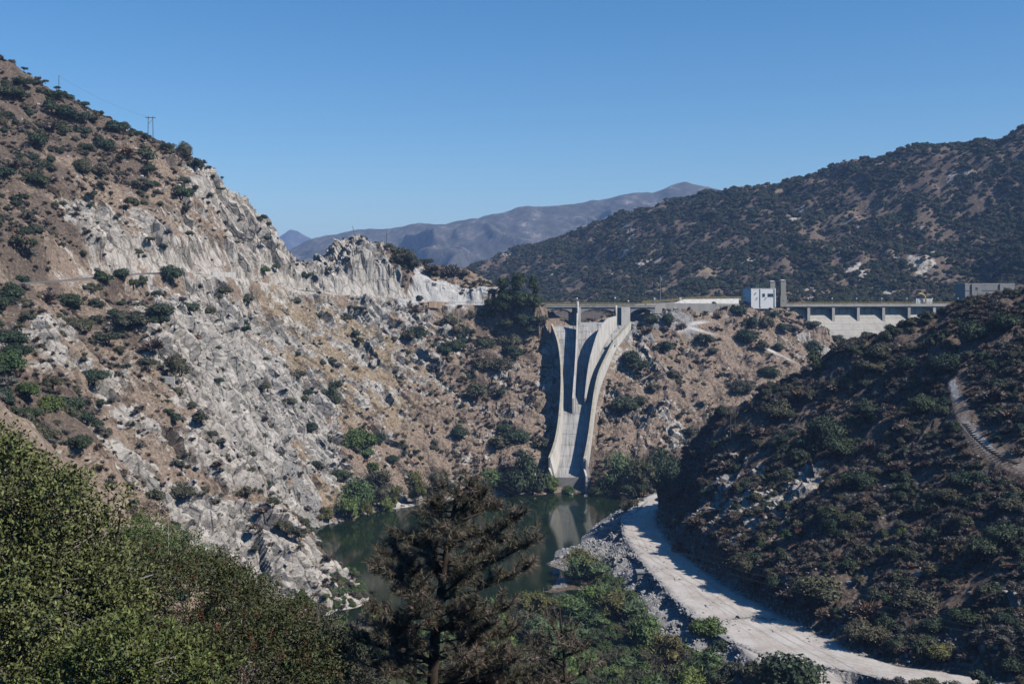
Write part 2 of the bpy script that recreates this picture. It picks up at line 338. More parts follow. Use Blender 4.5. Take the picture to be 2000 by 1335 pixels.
# abutment hill right of the spillway
C('s', (1240, 612, 582), (1270, 604, 586), (1250, 640, 568), (1320, 615, 584), (1230, 660, 560), (1300, 602, 592))
C('d', (1340, 607, 592), (1430, 607, 602), (1500, 610, 612), (1550, 606, 634), (1300, 660, 566), (1400, 645, 585), (1450, 680, 578), (1520, 660, 595), (1300, 740, 537), (1400, 740, 547), (1500, 720, 562), (1570, 730, 572),
  (1450, 790, 535), (1220, 760, 527), (1250, 840, 503), (1180, 870, 492), (1350, 800, 522), (1280, 780, 525), (1600, 640, 618), (1360, 690, 562))
C('q', (1300, 830, 510), (1330, 840, 512), (1280, 850, 505), (1200, 700, 548), (1240, 700, 552), (1640, 665, 622), (1590, 690, 600), (1195, 750, 528))
C('b', (1200, 905, 482), (1280, 910, 484), (1330, 890, 492), (1400, 860, 505), (1180, 940, 470), (1260, 945, 472), (1340, 935, 478))
Wp('b', (80, 470, 6), (110, 485, 12), (140, 520, 24), (190, 560, 26), (205, 600, 20), (215, 640, 20), (240, 640, 26), (170, 640, 55), (160, 620, 64), (280, 640, 55), (300, 600, 60))
Wp('d', (60, 620, 73), (100, 630, 74), (140, 640, 74.5), (152, 660, 74), (80, 660, 70), (300, 680, 74), (330, 690, 76), (330, 640, 74))
Wp('b', (60, 700, 56), (120, 700, 56), (200, 700, 50), (260, 700, 52))
# near right hill
rd = [(1330, 890, 374), (1380, 838, 368), (1430, 797, 364), (1490, 760, 362), (1550, 722, 360), (1620, 690, 357), (1690, 662, 354), (1750, 637, 351), (1800, 619, 348), (1850, 600, 345), (1900, 585, 342), (2000, 560, 336), (2150, 516, 328)]
C('b', *rd); back('b', 45, -26, *rd); back('b', 110, -48, *rd[2:])
C('k', (1290, 975, 392), (1310, 940, 378), (1300, 1010, 362), (1300, 1040, 340), (1330, 990, 348), (1340, 930, 364), (1400, 930, 338))
C('b', (1400, 1000, 315), (1420, 880, 348), (1500, 850, 338), (1380, 1070, 297), (1600, 860, 322), (1700, 800, 322), (1800, 750, 316), (1900, 700, 311), (2000, 680, 302), (1700, 900, 296), (1800, 850, 288), (1600, 760, 346),
  (1620, 1000, 276), (1760, 1000, 264), (1900, 800, 286), (1900, 1000, 250), (2000, 900, 258), (2000, 780, 278), (1700, 1120, 250), (1850, 1120, 236), (2000, 1100, 226), (2000, 1000, 240), (1600, 1130, 254), (1500, 1100, 271),
  (1780, 1230, 226), (1900, 1270, 214), (2000, 1270, 208), (2150, 1000, 232), (2150, 800, 262), (2150, 1200, 204))
C('q', (1440, 960, 320), (1540, 930, 310), (1440, 1040, 295))
C('q', (1480, 960, 310), (1490, 1000, 296), (1500, 975, 303))
C('k', (1960, 1240, 212), (1420, 1120, 278), (1640, 1225, 236))
Wp('b', (260, 460, 58), (330, 330, 115), (330, 200, 110), (230, 230, 92), (330, 460, 75), (330, 540, 60))
# road-side banks, fill below the road
C('s', (1160, 1075, 338), (1120, 1090, 341), (1190, 1045, 358), (1200, 1100, 325), (1240, 1150, 302))
C('k', (1080, 1095, 346), (1110, 1125, 330), (1180, 1165, 306), (1250, 1200, 276), (1300, 1240, 258), (1330, 1280, 243), (1400, 1310, 232))
Wp('s', (44, 215, 4.5), (36, 232, 4), (30, 250, 3))
C('t', (1150, 1180, 303), (1100, 1250, 266), (1200, 1260, 262))
Wp('t', (-35, 225, 4), (-10, 225, 3), (15, 225, 3), (-30, 255, 2), (-5, 255, 1.6), (18, 260, 2), (-36, 284, 0.8), (-12, 282, 0.8), (8, 292, 0.7), (22, 300, 1.0), (10, 312, 0.3), (-48, 286, 1))
# pond
def wy(py): return CAMZ * FPX / (py - HOR)
for px, py in ((604, 1032), (650, 1020), (700, 1006), (740, 997), (820, 984), (900, 972), (1000, 963), (1090, 962), (1180, 964), (1236, 972)): PTS.append(at(px, py, wy(py))[:2] + (0.35, 's' if px < 760 else 'k'))
for px, py in ((1225, 990), (1200, 1030), (1150, 1055), (1090, 1075), (1072, 1100), (1095, 1130)): PTS.append(at(px, py, wy(py))[:2] + (0.2, 's'))
Wp('t', *[(x, y, -5) for x, y in ((-38, 320), (-55, 350), (-58, 380), (-30, 350), (-30, 385), (-5, 320), (-2, 350), (0, 400), (5, 440), (-20, 430), (25, 430), (22, 400), (-45, 410), (-22, 305), (36, 440), (10, 370))])

PA = np.array([p[:3] for p in PTS]); PC = np.array([CLS[p[3]] for p in PTS])
def solve_rbf(P):
    n = len(P); r = np.hypot(P[:, None, 0] - P[None, :, 0], P[:, None, 1] - P[None, :, 1])
    A = np.zeros((n + 3, n + 3)); A[:n, :n] = -r - np.eye(n) * 0.8; A[:n, n] = 1; A[:n, n + 1:] = P[:, :2] / 100; A[n:, :n] = A[:n, n:].T
    b = np.zeros(n + 3); b[:n] = P[:, 2]; return np.linalg.solve(A, b)
def eval_rbf(P, w, x, y, PCl=None):
    n = len(P); out = np.empty(len(x)); oc = np.empty((len(x), PCl.shape[1])) if PCl is not None else None
    pa = P.astype(np.float32); ww = w.astype(np.float32); step = 16000
    for i in range(0, len(x), step):
        xs_ = x[i:i + step, None].astype(np.float32); ys_ = y[i:i + step, None].astype(np.float32)
        r = np.sqrt((xs_ - pa[None, :, 0]) ** 2 + (ys_ - pa[None, :, 1]) ** 2)
        out[i:i + step] = -(r @ ww[:n]) + ww[n] + xs_[:, 0] / 100 * ww[n + 1] + ys_[:, 0] / 100 * ww[n + 2]
        if oc is not None:
            q = 1.0 / (r * r * r + 30.0); oc[i:i + step] = (q @ PCl.astype(np.float32)) / q.sum(1, keepdims=True)
    return out, oc

def axis(segs):
    a = [segs[0][0]]
    for s, e, d in segs:
        n = max(1, int(round((e - s) / d))); a += list(np.linspace(s, e, n + 1)[1:])
    return np.array(a)
GX = axis([(-330, -215, 3.0), (-215, -115, 1.2), (-115, 60, 0.58), (60, 190, 0.9), (190, 340, 3.0)])
GY = axis([(-10, 150, 4.0), (150, 210, 1.5), (210, 480, 0.62), (480, 600, 0.75), (600, 720, 3.0)])
XX, YY = np.meshgrid(GX, GY); fx, fy = XX.ravel(), YY.ravel()
wts = solve_rbf(PA); zz, _ = eval_rbf(PA, wts, fx, fy)
_, cc = eval_rbf(PA, wts, fx + fbm(fx / 22, fy / 22, 4, 61) * 11, fy + fbm(fx / 22, fy / 22, 4, 67) * 11, PC)
rock, grass, scree, warm, dark, white = cc.T

def poly_dist(px, py, line):            # distance to a polyline of (x, y, z[, w]) and the interpolated z, w there
    best = np.full(len(px), 1e9); oz = np.zeros(len(px)); ow = np.zeros(len(px))
    for a, b in zip(line[:-1], line[1:]):
        dx, dy = b[0] - a[0], b[1] - a[1]; t = np.clip(((px - a[0]) * dx + (py - a[1]) * dy) / (dx * dx + dy * dy), 0, 1)
        d = np.hypot(px - a[0] - t * dx, py - a[1] - t * dy); w = d < best
        best = np.where(w, d, best); oz = np.where(w, a[2] + t * (b[2] - a[2]), oz); ow = np.where(w, a[3] + t * (b[3] - a[3]), ow)
    return best, oz, ow
def gr(px, py, z, w): Y = (CAMZ - z) * FPX / (py - HOR); return ((px - CX) * Y / FPX, Y, z, w)
ROAD = [gr(1345, 948, 6.2, 4), gr(1300, 963, 6.4, 4), gr(1268, 985, 6.6, 4.5), gr(1248, 1012, 6.9, 5.5), gr(1262, 1052, 7.2, 6.2), gr(1306, 1100, 7.6, 7.0), gr(1376, 1158, 8.0, 8.5), gr(1464, 1216, 8.6, 10.5), gr(1556, 1262, 9.2, 9.5), gr(1690, 1300, 9.8, 5.0), gr(1850, 1328, 10.4, 4.6), gr(2150, 1372, 11, 4.6)]
FORK = [gr(1480, 1226, 8.72, 8.0), gr(1540, 1284, 9.12, 7.5), gr(1606, 1340, 9.35, 5.0), gr(1690, 1420, 9.4, 4.5)]
HWY = [at(1066, 594, 563) + (5.0,), at(950, 596, 570) + (5,), at(850, 592, 566) + (5,), at(740, 581, 551) + (5,), at(640, 574.5, 529) + (5,), at(560, 566, 503) + (5,), at(500, 552, 477) + (5,), at(430, 541, 444) + (5,), at(340, 532, 413) + (5,), at(250, 536, 385) + (5,), at(150, 545, 357) + (5,), at(50, 552, 330) + (5,), at(-60, 556, 304) + (5,)]
TRAIL = [at(1560, 705, 580) + (1.2,), at(1500, 688, 582) + (1.2,), at(1420, 668, 582) + (1.2,), at(1345, 648, 578) + (1.2,), at(1325, 655, 572) + (1.0,)]
TRAIL2 = [at(1345, 650, 580) + (1.0,), at(1390, 628, 592) + (1.2,), at(1440, 618, 602) + (1.2,)]
def hit0(px, py):                       # where the ray through that pixel meets the undisturbed slope
    ys_ = np.arange(190.0, 420.0, 0.5); xs_ = (px - CX) * ys_ / FPX; zr = CAMZ + (HOR - py) * ys_ / FPX
    i = np.clip(np.searchsorted(GX, xs_), 0, len(GX) - 1); j = np.clip(np.searchsorted(GY, ys_), 0, len(GY) - 1); hh = zz.reshape(XX.shape)[j, i]; k = np.nonzero(hh >= zr)[0][0]; return (xs_[k], ys_[k], float(hh[k]))
STAIR = [hit0(px, py) + (w,) for px, py, w in ((1860, 745, 0.9), (1876, 800, 1.0), (1886, 825, 1.1), (1905, 850, 1.2), (1932, 875, 1.3), (1960, 893, 1.6), (1990, 905, 1.8), (2060, 925, 2.0))]

# displaced relief: blocky rock, small gullies; still water level and roads stay calm
calm = np.ones(len(fx))
z0 = zz.copy()
for line, fall in ((ROAD, 2.2), (FORK, 2.2), (HWY, 4.0), (TRAIL, 2.0), (TRAIL2, 2.0), (STAIR, 4.0)):
    d, lz, lw = poly_dist(fx, fy, line)
    if line in (TRAIL, TRAIL2, STAIR): lz = z0
    k = 1 - sstep(lw, lw + fall, d); zz = zz * (1 - k) + (lz - 0.12) * k; calm *= 1 - k
    if line in (TRAIL, TRAIL2, STAIR):
        k2 = 1 - sstep(lw * 0.8, lw * 1.7, d); white = np.maximum(white, (0.49 if line is STAIR else 0.51) * k2); rock = rock * (1 - k2); dark = dark * (1 - k2); grass = grass * (1 - k2) ; warm = np.maximum(warm, k2)
for line in (ROAD, FORK):                            # fill slope of broken rock below the road edge
    d, lz, lw = poly_dist(fx, fy, line); fillz = lz - 0.15 - 0.52 * (d - lw - 0.6); k = (d > lw) & (fillz > zz) & (fillz > -2)
    scree = np.where(k, np.maximum(scree, 0.85), scree); dark = np.where(k, 0, dark); rock = np.where(k, 0.1, rock); zz = np.where(k, fillz, zz)
# spillway trench ------------------------------------------------------------
CH_T, CH_B = (562.0, 67.5), (470.0, 5.2)            # chute floor profile: (distance, height) at the crest and at the foot
def floor_yz(t): return CH_T[0] + (CH_B[0] - CH_T[0]) * t, CH_T[1] + (CH_B[1] - CH_T[1]) * t
def chute_pt(px, py, h=0.0):                        # point h metres above the chute floor seen at that pixel
    lo, hi = -0.25, 1.3
    for _ in range(40):
        t = (lo + hi) / 2; y, z = floor_yz(t); q = HOR + (CAMZ - z - h) * FPX / y
        if q < py: lo = t
        else: hi = t
    y, z = floor_yz(t); return ((px - CX) * y / FPX, y, z + h)
LW_TOP = [(1078, 632), (1083.5, 645), (1091, 667), (1095.5, 697), (1097.4, 727), (1096.8, 765), (1094, 802), (1090, 836), (1083.5, 866), (1073, 893)]
RW_TOP = [(1231, 628), (1224, 636), (1211, 651), (1197, 667), (1187, 689), (1177, 710), (1169, 729), (1162, 762), (1157.5, 795), (1152.5, 836), (1147.5, 868), (1141.6, 895)]
def wall_h(py): return float(np.interp(py, [628, 690, 727, 800, 900], [2.6, 5.6, 6.8, 8.0, 8.6]))
LWP = [chute_pt(px, py, wall_h(py)) for px, py in LW_TOP]; RWP = [chute_pt(px, py, wall_h(py)) for px, py in RW_TOP]
LWH = [wall_h(py) for px, py in LW_TOP]; RWH = [wall_h(py) for px, py in RW_TOP]
def xline(P, y): ys = [p[1] for p in P][::-1]; xs = [p[0] for p in P][::-1]; return np.interp(y, ys, xs)
xl, xr = xline(LWP, fy), xline(RWP, fy); tf = np.clip((fy - CH_T[0]) / (CH_B[0] - CH_T[0]), -0.2, 1.08); fz = CH_T[1] + (CH_B[1] - CH_T[1]) * tf
hw_f = np.interp(fy, [p[1] for p in LWP][::-1], LWH[::-1])
inside = sstep(-2.6, -1.2, fx - xl) * sstep(-2.0, -0.8, xr - fx) * sstep(462, 466, fy) * (1 - sstep(570, 574, fy))
zz = np.where(inside > 0, np.minimum(zz, zz * (1 - inside) + (fz - 2.2) * inside), zz); calm *= 1 - inside
near_w = np.minimum(np.abs(fx - xl), np.abs(fx - xr)); lim = fz + hw_f - np.where(fx > xr, 2.8, 2.6) + np.clip(near_w - 1.8, 0, 60) * np.where(fx > xr, 1.2, 2.6)
zz = np.where((fy > 466) & (fy < 562) & ((fx < xl) | (fx > xr)) & (near_w < 14), np.minimum(zz, lim), zz)

zb = zz.copy()                                       # smooth height, used to stand things on
ZB = zb.reshape(XX.shape)
def hgt(x, y):
    x = np.asarray(x, float); y = np.asarray(y, float)
    i = np.clip(np.searchsorted(GX, x) - 1, 0, len(GX) - 2); j = np.clip(np.searchsorted(GY, y) - 1, 0, len(GY) - 2)
    u = np.clip((x - GX[i]) / (GX[i + 1] - GX[i]), 0, 1); v = np.clip((y - GY[j]) / (GY[j + 1] - GY[j]), 0, 1)
    return (ZB[j, i] * (1 - u) + ZB[j, i + 1] * u) * (1 - v) + (ZB[j + 1, i] * (1 - u) + ZB[j + 1, i + 1] * u) * v
def grid_lookup(A, x, y):
    i = np.clip(np.searchsorted(GX, x) - 1, 0, len(GX) - 2); j = np.clip(np.searchsorted(GY, y) - 1, 0, len(GY) - 2); return A.reshape(XX.shape)[j, i]
gy_, gx_ = np.gradient(ZB, GY, GX); nrm = np.stack([-gx_.ravel(), -gy_.ravel(), np.ones(len(fx))], 1); nrm /= np.linalg.norm(nrm, axis=1)[:, None]
shore = sstep(0.2, 3.5, zb)
rel = calm * shore * sstep(180, 215, fy)
soft = (fbm(fx / 26, fy / 26, 3, 3) * 1.7 + fbm(fx / 7, fy / 7, 4, 11, 0.6) * 0.7) * rel
# small gullies running downhill: ridged noise stretched along the fall line of each flank
flank = np.where(fx < 20, fx * 0.55 + fy * 0.83, np.where(fy < 430, fx * 0.62 - fy * 0.78, fx)); soft += -np.clip(ridged(flank / 17 + 0.6 * fbm(fx / 30, fy / 30, 2, 91), zb / 70, 3, 93) - 0.35, 0, 2) * 1.5 * rel
P3 = np.stack([fx, fy, zb], 1)
D1 = np.array([0.46, 0.15, -0.9]); D1 /= np.linalg.norm(D1); A1 = np.cross(D1, (0, 1, 0)); A1 /= np.linalg.norm(A1); B1 = np.cross(D1, A1)
loc3 = np.stack([P3 @ D1 * 0.30, P3 @ A1, P3 @ B1], 1)
act = np.clip(rock * 1.2 - 0.1 + scree * 0.2 + 0.22, 0, 1) * rel
sel = act > 0.05
f1 = np.zeros(len(fx)); e1 = np.zeros(len(fx)); f2 = np.zeros(len(fx)); e2 = np.zeros(len(fx))
f1[sel], e1[sel] = facets(loc3[sel] / 4.4, 1); f2[sel], e2[sel] = facets(loc3[sel] / 1.8 + 31.7, 5)
f0 = np.zeros(len(fx)); e0 = np.zeros(len(fx)); f0[sel], e0[sel] = facets(loc3[sel] / 11.0 + 7.3, 9)
patch = 0.3 + 0.7 * sstep(-0.25, 0.3, fbm(fx / 14 + 40, (fy + zb) / 14, 4, 21, 0.6) + (rock - 0.45) * 1.4)
disp = act * patch * ((f0 - 0.5) * 4.6 - (1 - e0) * 1.2 + (f1 - 0.5) * 2.8 - (1 - e1) * 0.8 + (f2 - 0.5) * 1.15 - (1 - e2) * 0.5) + soft
VV = P3 + nrm * disp[:, None]
VV[:, 2] = np.where((zb > 0.05) & (VV[:, 2] < 0.05), 0.05, VV[:, 2])
rockm = np.clip(rock * (0.45 + 0.75 * patch), 0, 1)
mask = np.stack([rockm, grass, scree, np.ones(len(fx))], 1); extra = np.stack([warm, dark, white, np.ones(len(fx))], 1)
nx, ny = len(GX), len(GY); idx = np.arange(nx * ny).reshape(ny, nx)
F = np.stack([idx[:-1, :-1].ravel(), idx[:-1, 1:].ravel(), idx[1:, 1:].ravel(), idx[1:, :-1].ravel()], 1)
me = np_mesh("hillside", VV, F, M['terrain'], smooth=False, col=mask)
a = me.color_attributes.new("extra", 'FLOAT_COLOR', 'POINT'); a.data.foreach_set("color", extra.astype(np.float32).ravel())
hill_o = tag(link_mesh("hillside", me), kind="structure", label="steep rocky canyon slopes of pale rock, dry grass and brown soil around the pond")
VN = nrm

# ------------------------------------------------------------------ far ridge across the reservoir
P2 = []
def C2(*ps):
    for p in ps: P2.append(at(*p))
ridge_sky = [(860, 560, 1650), (945, 521, 1600), (1000, 492, 1560), (1060, 470, 1520), (1100, 456, 1490), (1150, 433, 1450), (1200, 416, 1415), (1260, 398, 1380), (1300, 387, 1355), (1350, 373, 1325), (1400, 361, 1300), (1450, 350, 1270), (1500, 341, 1245), (1560, 326, 1215),
             (1600, 317, 1195), (1650, 303, 1170), (1700, 296, 1150), (1750, 283, 1130), (1800, 274, 1110), (1850, 271, 1095), (1900, 268, 1080), (1940, 262, 1070), (2000, 240, 1060), (2150, 190, 1050), (2400, 150, 1040), (2700, 150, 1040)]
C2(*ridge_sky)
for p in ridge_sky: x, y, z = at(*p); P2.append((x + 60, y + 130, z - 45)); P2.append((x + 160, y + 330, z - 90))
C2((945, 590, 1250), (1100, 600, 1040), (1100, 540, 1230), (1200, 600, 940), (1200, 520, 1130), (1300, 600, 890), (1300, 530, 1030), (1300, 450, 1200), (1400, 600, 860), (1400, 520, 990), (1400, 430, 1140), (1500, 600, 830), (1500, 500, 980), (1500, 410, 1110),
   (1600, 600, 810), (1600, 500, 950), (1600, 400, 1080), (1700, 600, 790), (1700, 500, 920), (1700, 390, 1050), (1800, 590, 780), (1800, 480, 900), (1800, 370, 1020), (1880, 580, 800), (1870, 480, 905), (1890, 400, 990), (1900, 540, 850),
   (2000, 540, 740), (1940, 555, 770), (2000, 470, 820), (1960, 480, 850), (2000, 380, 960), (2000, 310, 1010), (2150, 450, 780), (2300, 400, 800))
P2 += [(x, 740, 50) for x in (-300, -150, 0, 100, 200, 250)] + [(310, 712, 70), (420, 700, 100), (700, 720, 170), (-300, 1000, 50), (-300, 1300, 55), (-150, 1200, 52), (-100, 1000, 50), (0, 900, 50), (150, 800, 50), (-350, 1700, 60)]
P2A = np.array(P2); w2 = solve_rbf(P2A)
HX = np.linspace(-380, 900, 400); HY = np.linspace(705, 1720, 320); X2, Y2 = np.meshgrid(HX, HY); x2, y2 = X2.ravel(), Y2.ravel()
z2, _ = eval_rbf(P2A, w2, x2, y2)
gl = ridged(x2 / 120 + 0.4 * fbm(x2 / 90, y2 / 90, 2, 4), (y2 * 0.35 + z2 * 0.5) / 120, 4, 31)
z2 = z2 + sstep(60, 110, z2) * (gl * 6.0 - 15.0 + fbm(x2 / 30, y2 / 30, 4, 8, 0.6) * 4.0 + ridged(x2 / 26, (y2 * .3 + z2) / 60, 3, 37) * 1.8)
Z2 = z2.reshape(X2.shape)
def hgt2(x, y):
    x = np.asarray(x, float); y = np.asarray(y, float)
    a = np.clip((x - HX[0]) / (HX[1] - HX[0]), 0, len(HX) - 1.001); b = np.clip((y - HY[0]) / (HY[1] - HY[0]), 0, len(HY) - 1.001)
    i = a.astype(int); j = b.astype(int); u = a - i; v = b - j
    return (Z2[j, i] * (1 - u) + Z2[j, i + 1] * u) * (1 - v) + (Z2[j + 1, i] * (1 - u) + Z2[j + 1, i + 1] * u) * v
n2x, n2y = len(HX), len(HY); id2 = np.arange(n2x * n2y).reshape(n2y, n2x)
F2 = np.stack([id2[:-1, :-1].ravel(), id2[:-1, 1:].ravel(), id2[1:, 1:].ravel(), id2[1:, :-1].ravel()], 1)
rk = np.clip(0.16 + 0.5 * sstep(0.3, 1.0, fbm(x2 / 50, y2 / 50, 4, 77) + 0.1), 0, 1)
slide = np.exp(-(((x2 - at(1695, 540, 880)[0]) / 9) ** 2)) * sstep(820, 840, y2) * (1 - sstep(920, 945, y2)); rk = np.maximum(rk, slide * 1.0)
m2 = np.stack([rk, 0.30 + 0.25 * fbm(x2 / 60, y2 / 60, 3, 5), slide * 0.3, np.ones(len(x2))], 1); e2_ = np.stack([np.full(len(x2), .7), np.full(len(x2), .62), np.zeros(len(x2)), np.ones(len(x2))], 1)
me = np_mesh("ridge", np.stack([x2, y2, z2], 1), F2, M['terrain'], smooth=True, col=m2)
a = me.color_attributes.new("extra", 'FLOAT_COLOR', 'POINT'); a.data.foreach_set("color", e2_.astype(np.float32).ravel())
tag(link_mesh("ridge", me), kind="structure", label="long brushy ridge rising beyond the dam")

# ------------------------------------------------------------------ far mountains
m, nt, bs = mat_new("far_mountain")
co = coords(nt); nA = noise(nt, 0.018, 9, 0.8, coords(nt, (1, 0.6, 0.45))); nB = noise(nt, 0.06, 4, 0.7, co)
cA = ramp(nt, nA, [(0.3, (0.045, 0.052, 0.040)), (0.5, (0.085, 0.08, 0.068)), (0.58, (0.17, 0.145, 0.125)), (0.66, (0.40, 0.36, 0.32))])
nt.links.new(mixc(nt, ramp(nt, nB, [(0.45, 0.0), (0.6, 0.6)]), cA, (0.03, 0.04, 0.028)), bs.inputs["Base Color"]); bs.inputs["Roughness"].default_value = 0.95
M['far'] = m
def mountain(name, sky_pts, dist, depth, amp, seed, label, n=(420, 110)):
    px = np.array([p[0] for p in sky_pts]); py = np.array([p[1] for p in sky_pts])
    xs = np.linspace((px[0] - CX) * dist / FPX, (px[-1] - CX) * dist / FPX, n[0]); crest = np.interp(xs, (px - CX) * dist / FPX, CAMZ + (HOR - py) * dist / FPX)
    v = np.linspace(-1, 1, n[1]); Xm, Vm = np.meshgrid(xs, v); Ym = dist + Vm * depth; Cm = np.tile(crest, (n[1], 1))
    prof = np.where(Vm < 0, 1 - np.abs(Vm) ** 0.85, 1 - np.abs(Vm) ** 1.2)
    x_, y_ = Xm.ravel(), Ym.ravel()
    rg = ridged(x_ / (amp * 4.2) + 0.35 * fbm(x_ / (amp * 4), y_ / (amp * 6), 3, seed + 9) + y_ / (amp * 14), y_ / (amp * 16), 5, seed, 0.48).reshape(Xm.shape)
    fall = np.clip(np.abs(Vm) * 3, 0.0, 1) * np.clip((1 - np.abs(Vm)) * 3, 0, 1)
    Zm = 30 + (Cm - 30) * prof + (rg - 1.1) * amp * fall + fbm(x_ / (amp * 0.8), y_ / (amp * 0.8), 3, seed + 3).reshape(Xm.shape) * amp * 0.06
    i_ = np.arange(n[0] * n[1]).reshape(n[1], n[0]); Fm = np.stack([i_[:-1, :-1].ravel(), i_[:-1, 1:].ravel(), i_[1:, 1:].ravel(), i_[1:, :-1].ravel()], 1)
    return tag(link_mesh(name, np_mesh(name, np.stack([x_, y_, Zm.ravel()], 1), Fm, M['far'], smooth=True)), kind="structure", label=label)
mountain("mountain", [(-600, 560), (0, 540), (400, 535), (520, 510), (575, 482), (610, 466), (650, 456), (700, 447), (760, 446), (800, 439), (840, 437), (880, 434), (900, 431), (950, 421), (1000, 409), (1030, 402), (1060, 404), (1100, 400), (1150, 392), (1200, 383), (1240, 378), (1275, 375), (1305, 362), (1335, 355),
          (1360, 360), (1390, 366), (1450, 380), (1600, 400), (1900, 430), (2600, 480)], 4200, 1500, 125, 3, "hazy blue mountain range behind the rocky knoll", (900, 220))
mountain("mountain", [(200, 540), (420, 505), (500, 482), (540, 463), (565, 449), (580, 450), (600, 461), (640, 480), (720, 500), (900, 530)], 8200, 1500, 130, 13, "palest far peak in the gap beside the left slope", (160, 60))
# base ground under everything, reaching past the mountains
mg, ntg, bg = mat_new("valley_soil"); ntg.links.new(ramp(ntg, noise(ntg, 0.01, 6, 0.7, coords(ntg)), [(0.3, (0.06, 0.06, 0.04)), (0.7, (0.16, 0.13, 0.09))]), bg.inputs["Base Color"]); bg.inputs["Roughness"].default_value = 0.95
tag(MB().add([(-14000, -600, -7), (14000, -600, -7), (14000, 14000, -7), (-14000, 14000, -7)], [(0, 1, 2, 3)]).build("ground", mg), kind="structure", label="valley floor reaching to the mountains")

# ------------------------------------------------------------------ water
mw, ntw, bw = mat_new("pond_water")
bw.inputs["Base Color"].default_value = (0.006, 0.016, 0.010, 1); bw.inputs["Roughness"].default_value = 0.07; bw.inputs["IOR"].default_value = 1.33; bw.inputs["Specular IOR Level"].default_value = 0.22
ntw.links.new(ramp(ntw, noise(ntw, 0.03, 3, 0.5, coords(ntw)), [(0.3, (0.007, 0.016, 0.007)), (0.7, (0.013, 0.024, 0.010))]), bw.inputs["Base Color"])
bump(ntw, bw, noise(ntw, 0.9, 4, 0.6, coords(ntw, (1, 0.5, 1))), 0.10, 0.06)
tag(MB().add([(-95, 262, 0), (48, 262, 0), (75, 480, 0), (-95, 480, 0)], [(0, 1, 2, 3)]).build("pond_water", mw), kind="structure", label="still dark green pond at the foot of the spillway")
tag(MB().add([(-60, 672, 62), (8, 590, 62), (52, 590, 62), (60, 672, 62), (325, 674, 62), (330, 900, 62), (-200, 1150, 62), (-200, 700, 62)], [(0, 1, 2, 3), (0, 3, 4, 5, 6, 7)]).build("reservoir_water", mw), kind="structure", label="reservoir water held behind the dam")

# ------------------------------------------------------------------ roads
def ribbon(name, line, mat, sub=10, edge=0.5, lift=0.0, ncross=9, crown=0.08, seed=0):
    P = np.array(line); t = np.arange(len(P)); tt = np.linspace(0, len(P) - 1, (len(P) - 1) * sub + 1)
    def cr(v):                          # smooth interpolation
        out = np.empty(len(tt))
        for k, q in enumerate(tt):
            i = min(int(q), len(v) - 2); u = q - i; p0, p1, p2, p3 = v[max(i - 1, 0)], v[i], v[i + 1], v[min(i + 2, len(v) - 1)]
            out[k] = 0.5 * (2 * p1 + (p2 - p0) * u + (2 * p0 - 5 * p1 + 4 * p2 - p3) * u * u + (3 * p1 - p0 - 3 * p2 + p3) * u ** 3)
        return out
    S = np.stack([cr(P[:, k]) for k in range(4)], 1); T = np.gradient(S[:, :2], axis=0); T /= np.linalg.norm(T, axis=1)[:, None]; Nn = np.stack([T[:, 1], -T[:, 0]], 1)
    nz = [fbm(np.arange(len(S)) * 0.23 + 9 * s, np.zeros(len(S)) + 3.3 * s + seed, 4, 41 + s, 0.7) for s in (0, 1)]
    V = []; QA = []; run = np.concatenate([[0], np.cumsum(np.hypot(*np.diff(S[:, :2], axis=0).T))])
    for k in range(len(S)):
        for j in range(ncross):
            q = j / (ncross - 1) * 2 - 1; w = S[k, 3] + edge * nz[0 if q < 0 else 1][k]
            x, y = S[k, 0] + Nn[k, 0] * q * w, S[k, 1] + Nn[k, 1] * q * w
            QA.append((q * 0.5 + 0.5, w / 20.0, run[k] / 400.0, 1.0)); V.append((x, y, S[k, 2] + lift + crown * (1 - q * q) - (0.10 if abs(q) == 1 else 0)))
    i_ = np.arange(len(S) * ncross).reshape(len(S), ncross); Fm = np.stack([i_[:-1, :-1].ravel(), i_[1:, :-1].ravel(), i_[1:, 1:].ravel(), i_[:-1, 1:].ravel()], 1)
    return link_mesh(name, np_mesh(name, np.array(V), Fm[:, ::-1], mat, smooth=True, col=np.array(QA), colname='lane')), S
mr, ntr, br = mat_new("gravel_road")
co = coords(ntr); nz1 = noise(ntr, 0.12, 6, 0.6, co); nz2 = noise(ntr, 1.4, 5, 0.7, co)
uvd = coords(ntr, (0.55, 0.06, 0.3), (0, 0, 0.12)); trk = noise(ntr, 1.0, 3, 0.5, uvd)
cr_ = ramp(ntr, mth(ntr, 'ADD', mth(ntr, 'MULTIPLY', nz1, 0.6), mth(ntr, 'MULTIPLY', nz2, 0.4)), [(0.34, (0.36, 0.315, 0.27)), (0.5, (0.52, 0.475, 0.425)), (0.66, (0.62, 0.58, 0.535))])
cr_ = mixc(ntr, ramp(ntr, trk, [(0.38, 0.35), (0.5, 0.0)]), cr_, (0.40, 0.34, 0.285))
la = N(ntr, "ShaderNodeAttribute"); la.attribute_name = "lane"; ls_ = N(ntr, "ShaderNodeSeparateColor"); ntr.links.new(la.outputs["Color"], ls_.inputs[0])
wob = noise(ntr, 0.05, 3, 0.5, co); qq = mth(ntr, 'ADD', ls_.outputs[0], mth(ntr, 'MULTIPLY', mth(ntr, 'SUBTRACT', wob, 0.5), 0.35))
trks = ramp(ntr, qq, [(0.0, 0.0), (0.27, 0.0), (0.30, 1.0), (0.33, 0.0), (0.40, 0.0), (0.425, 0.9), (0.45, 0.0), (0.56, 0.0), (0.59, 1.0), (0.62, 0.0), (0.70, 0.0), (0.725, 0.8), (0.75, 0.0)])
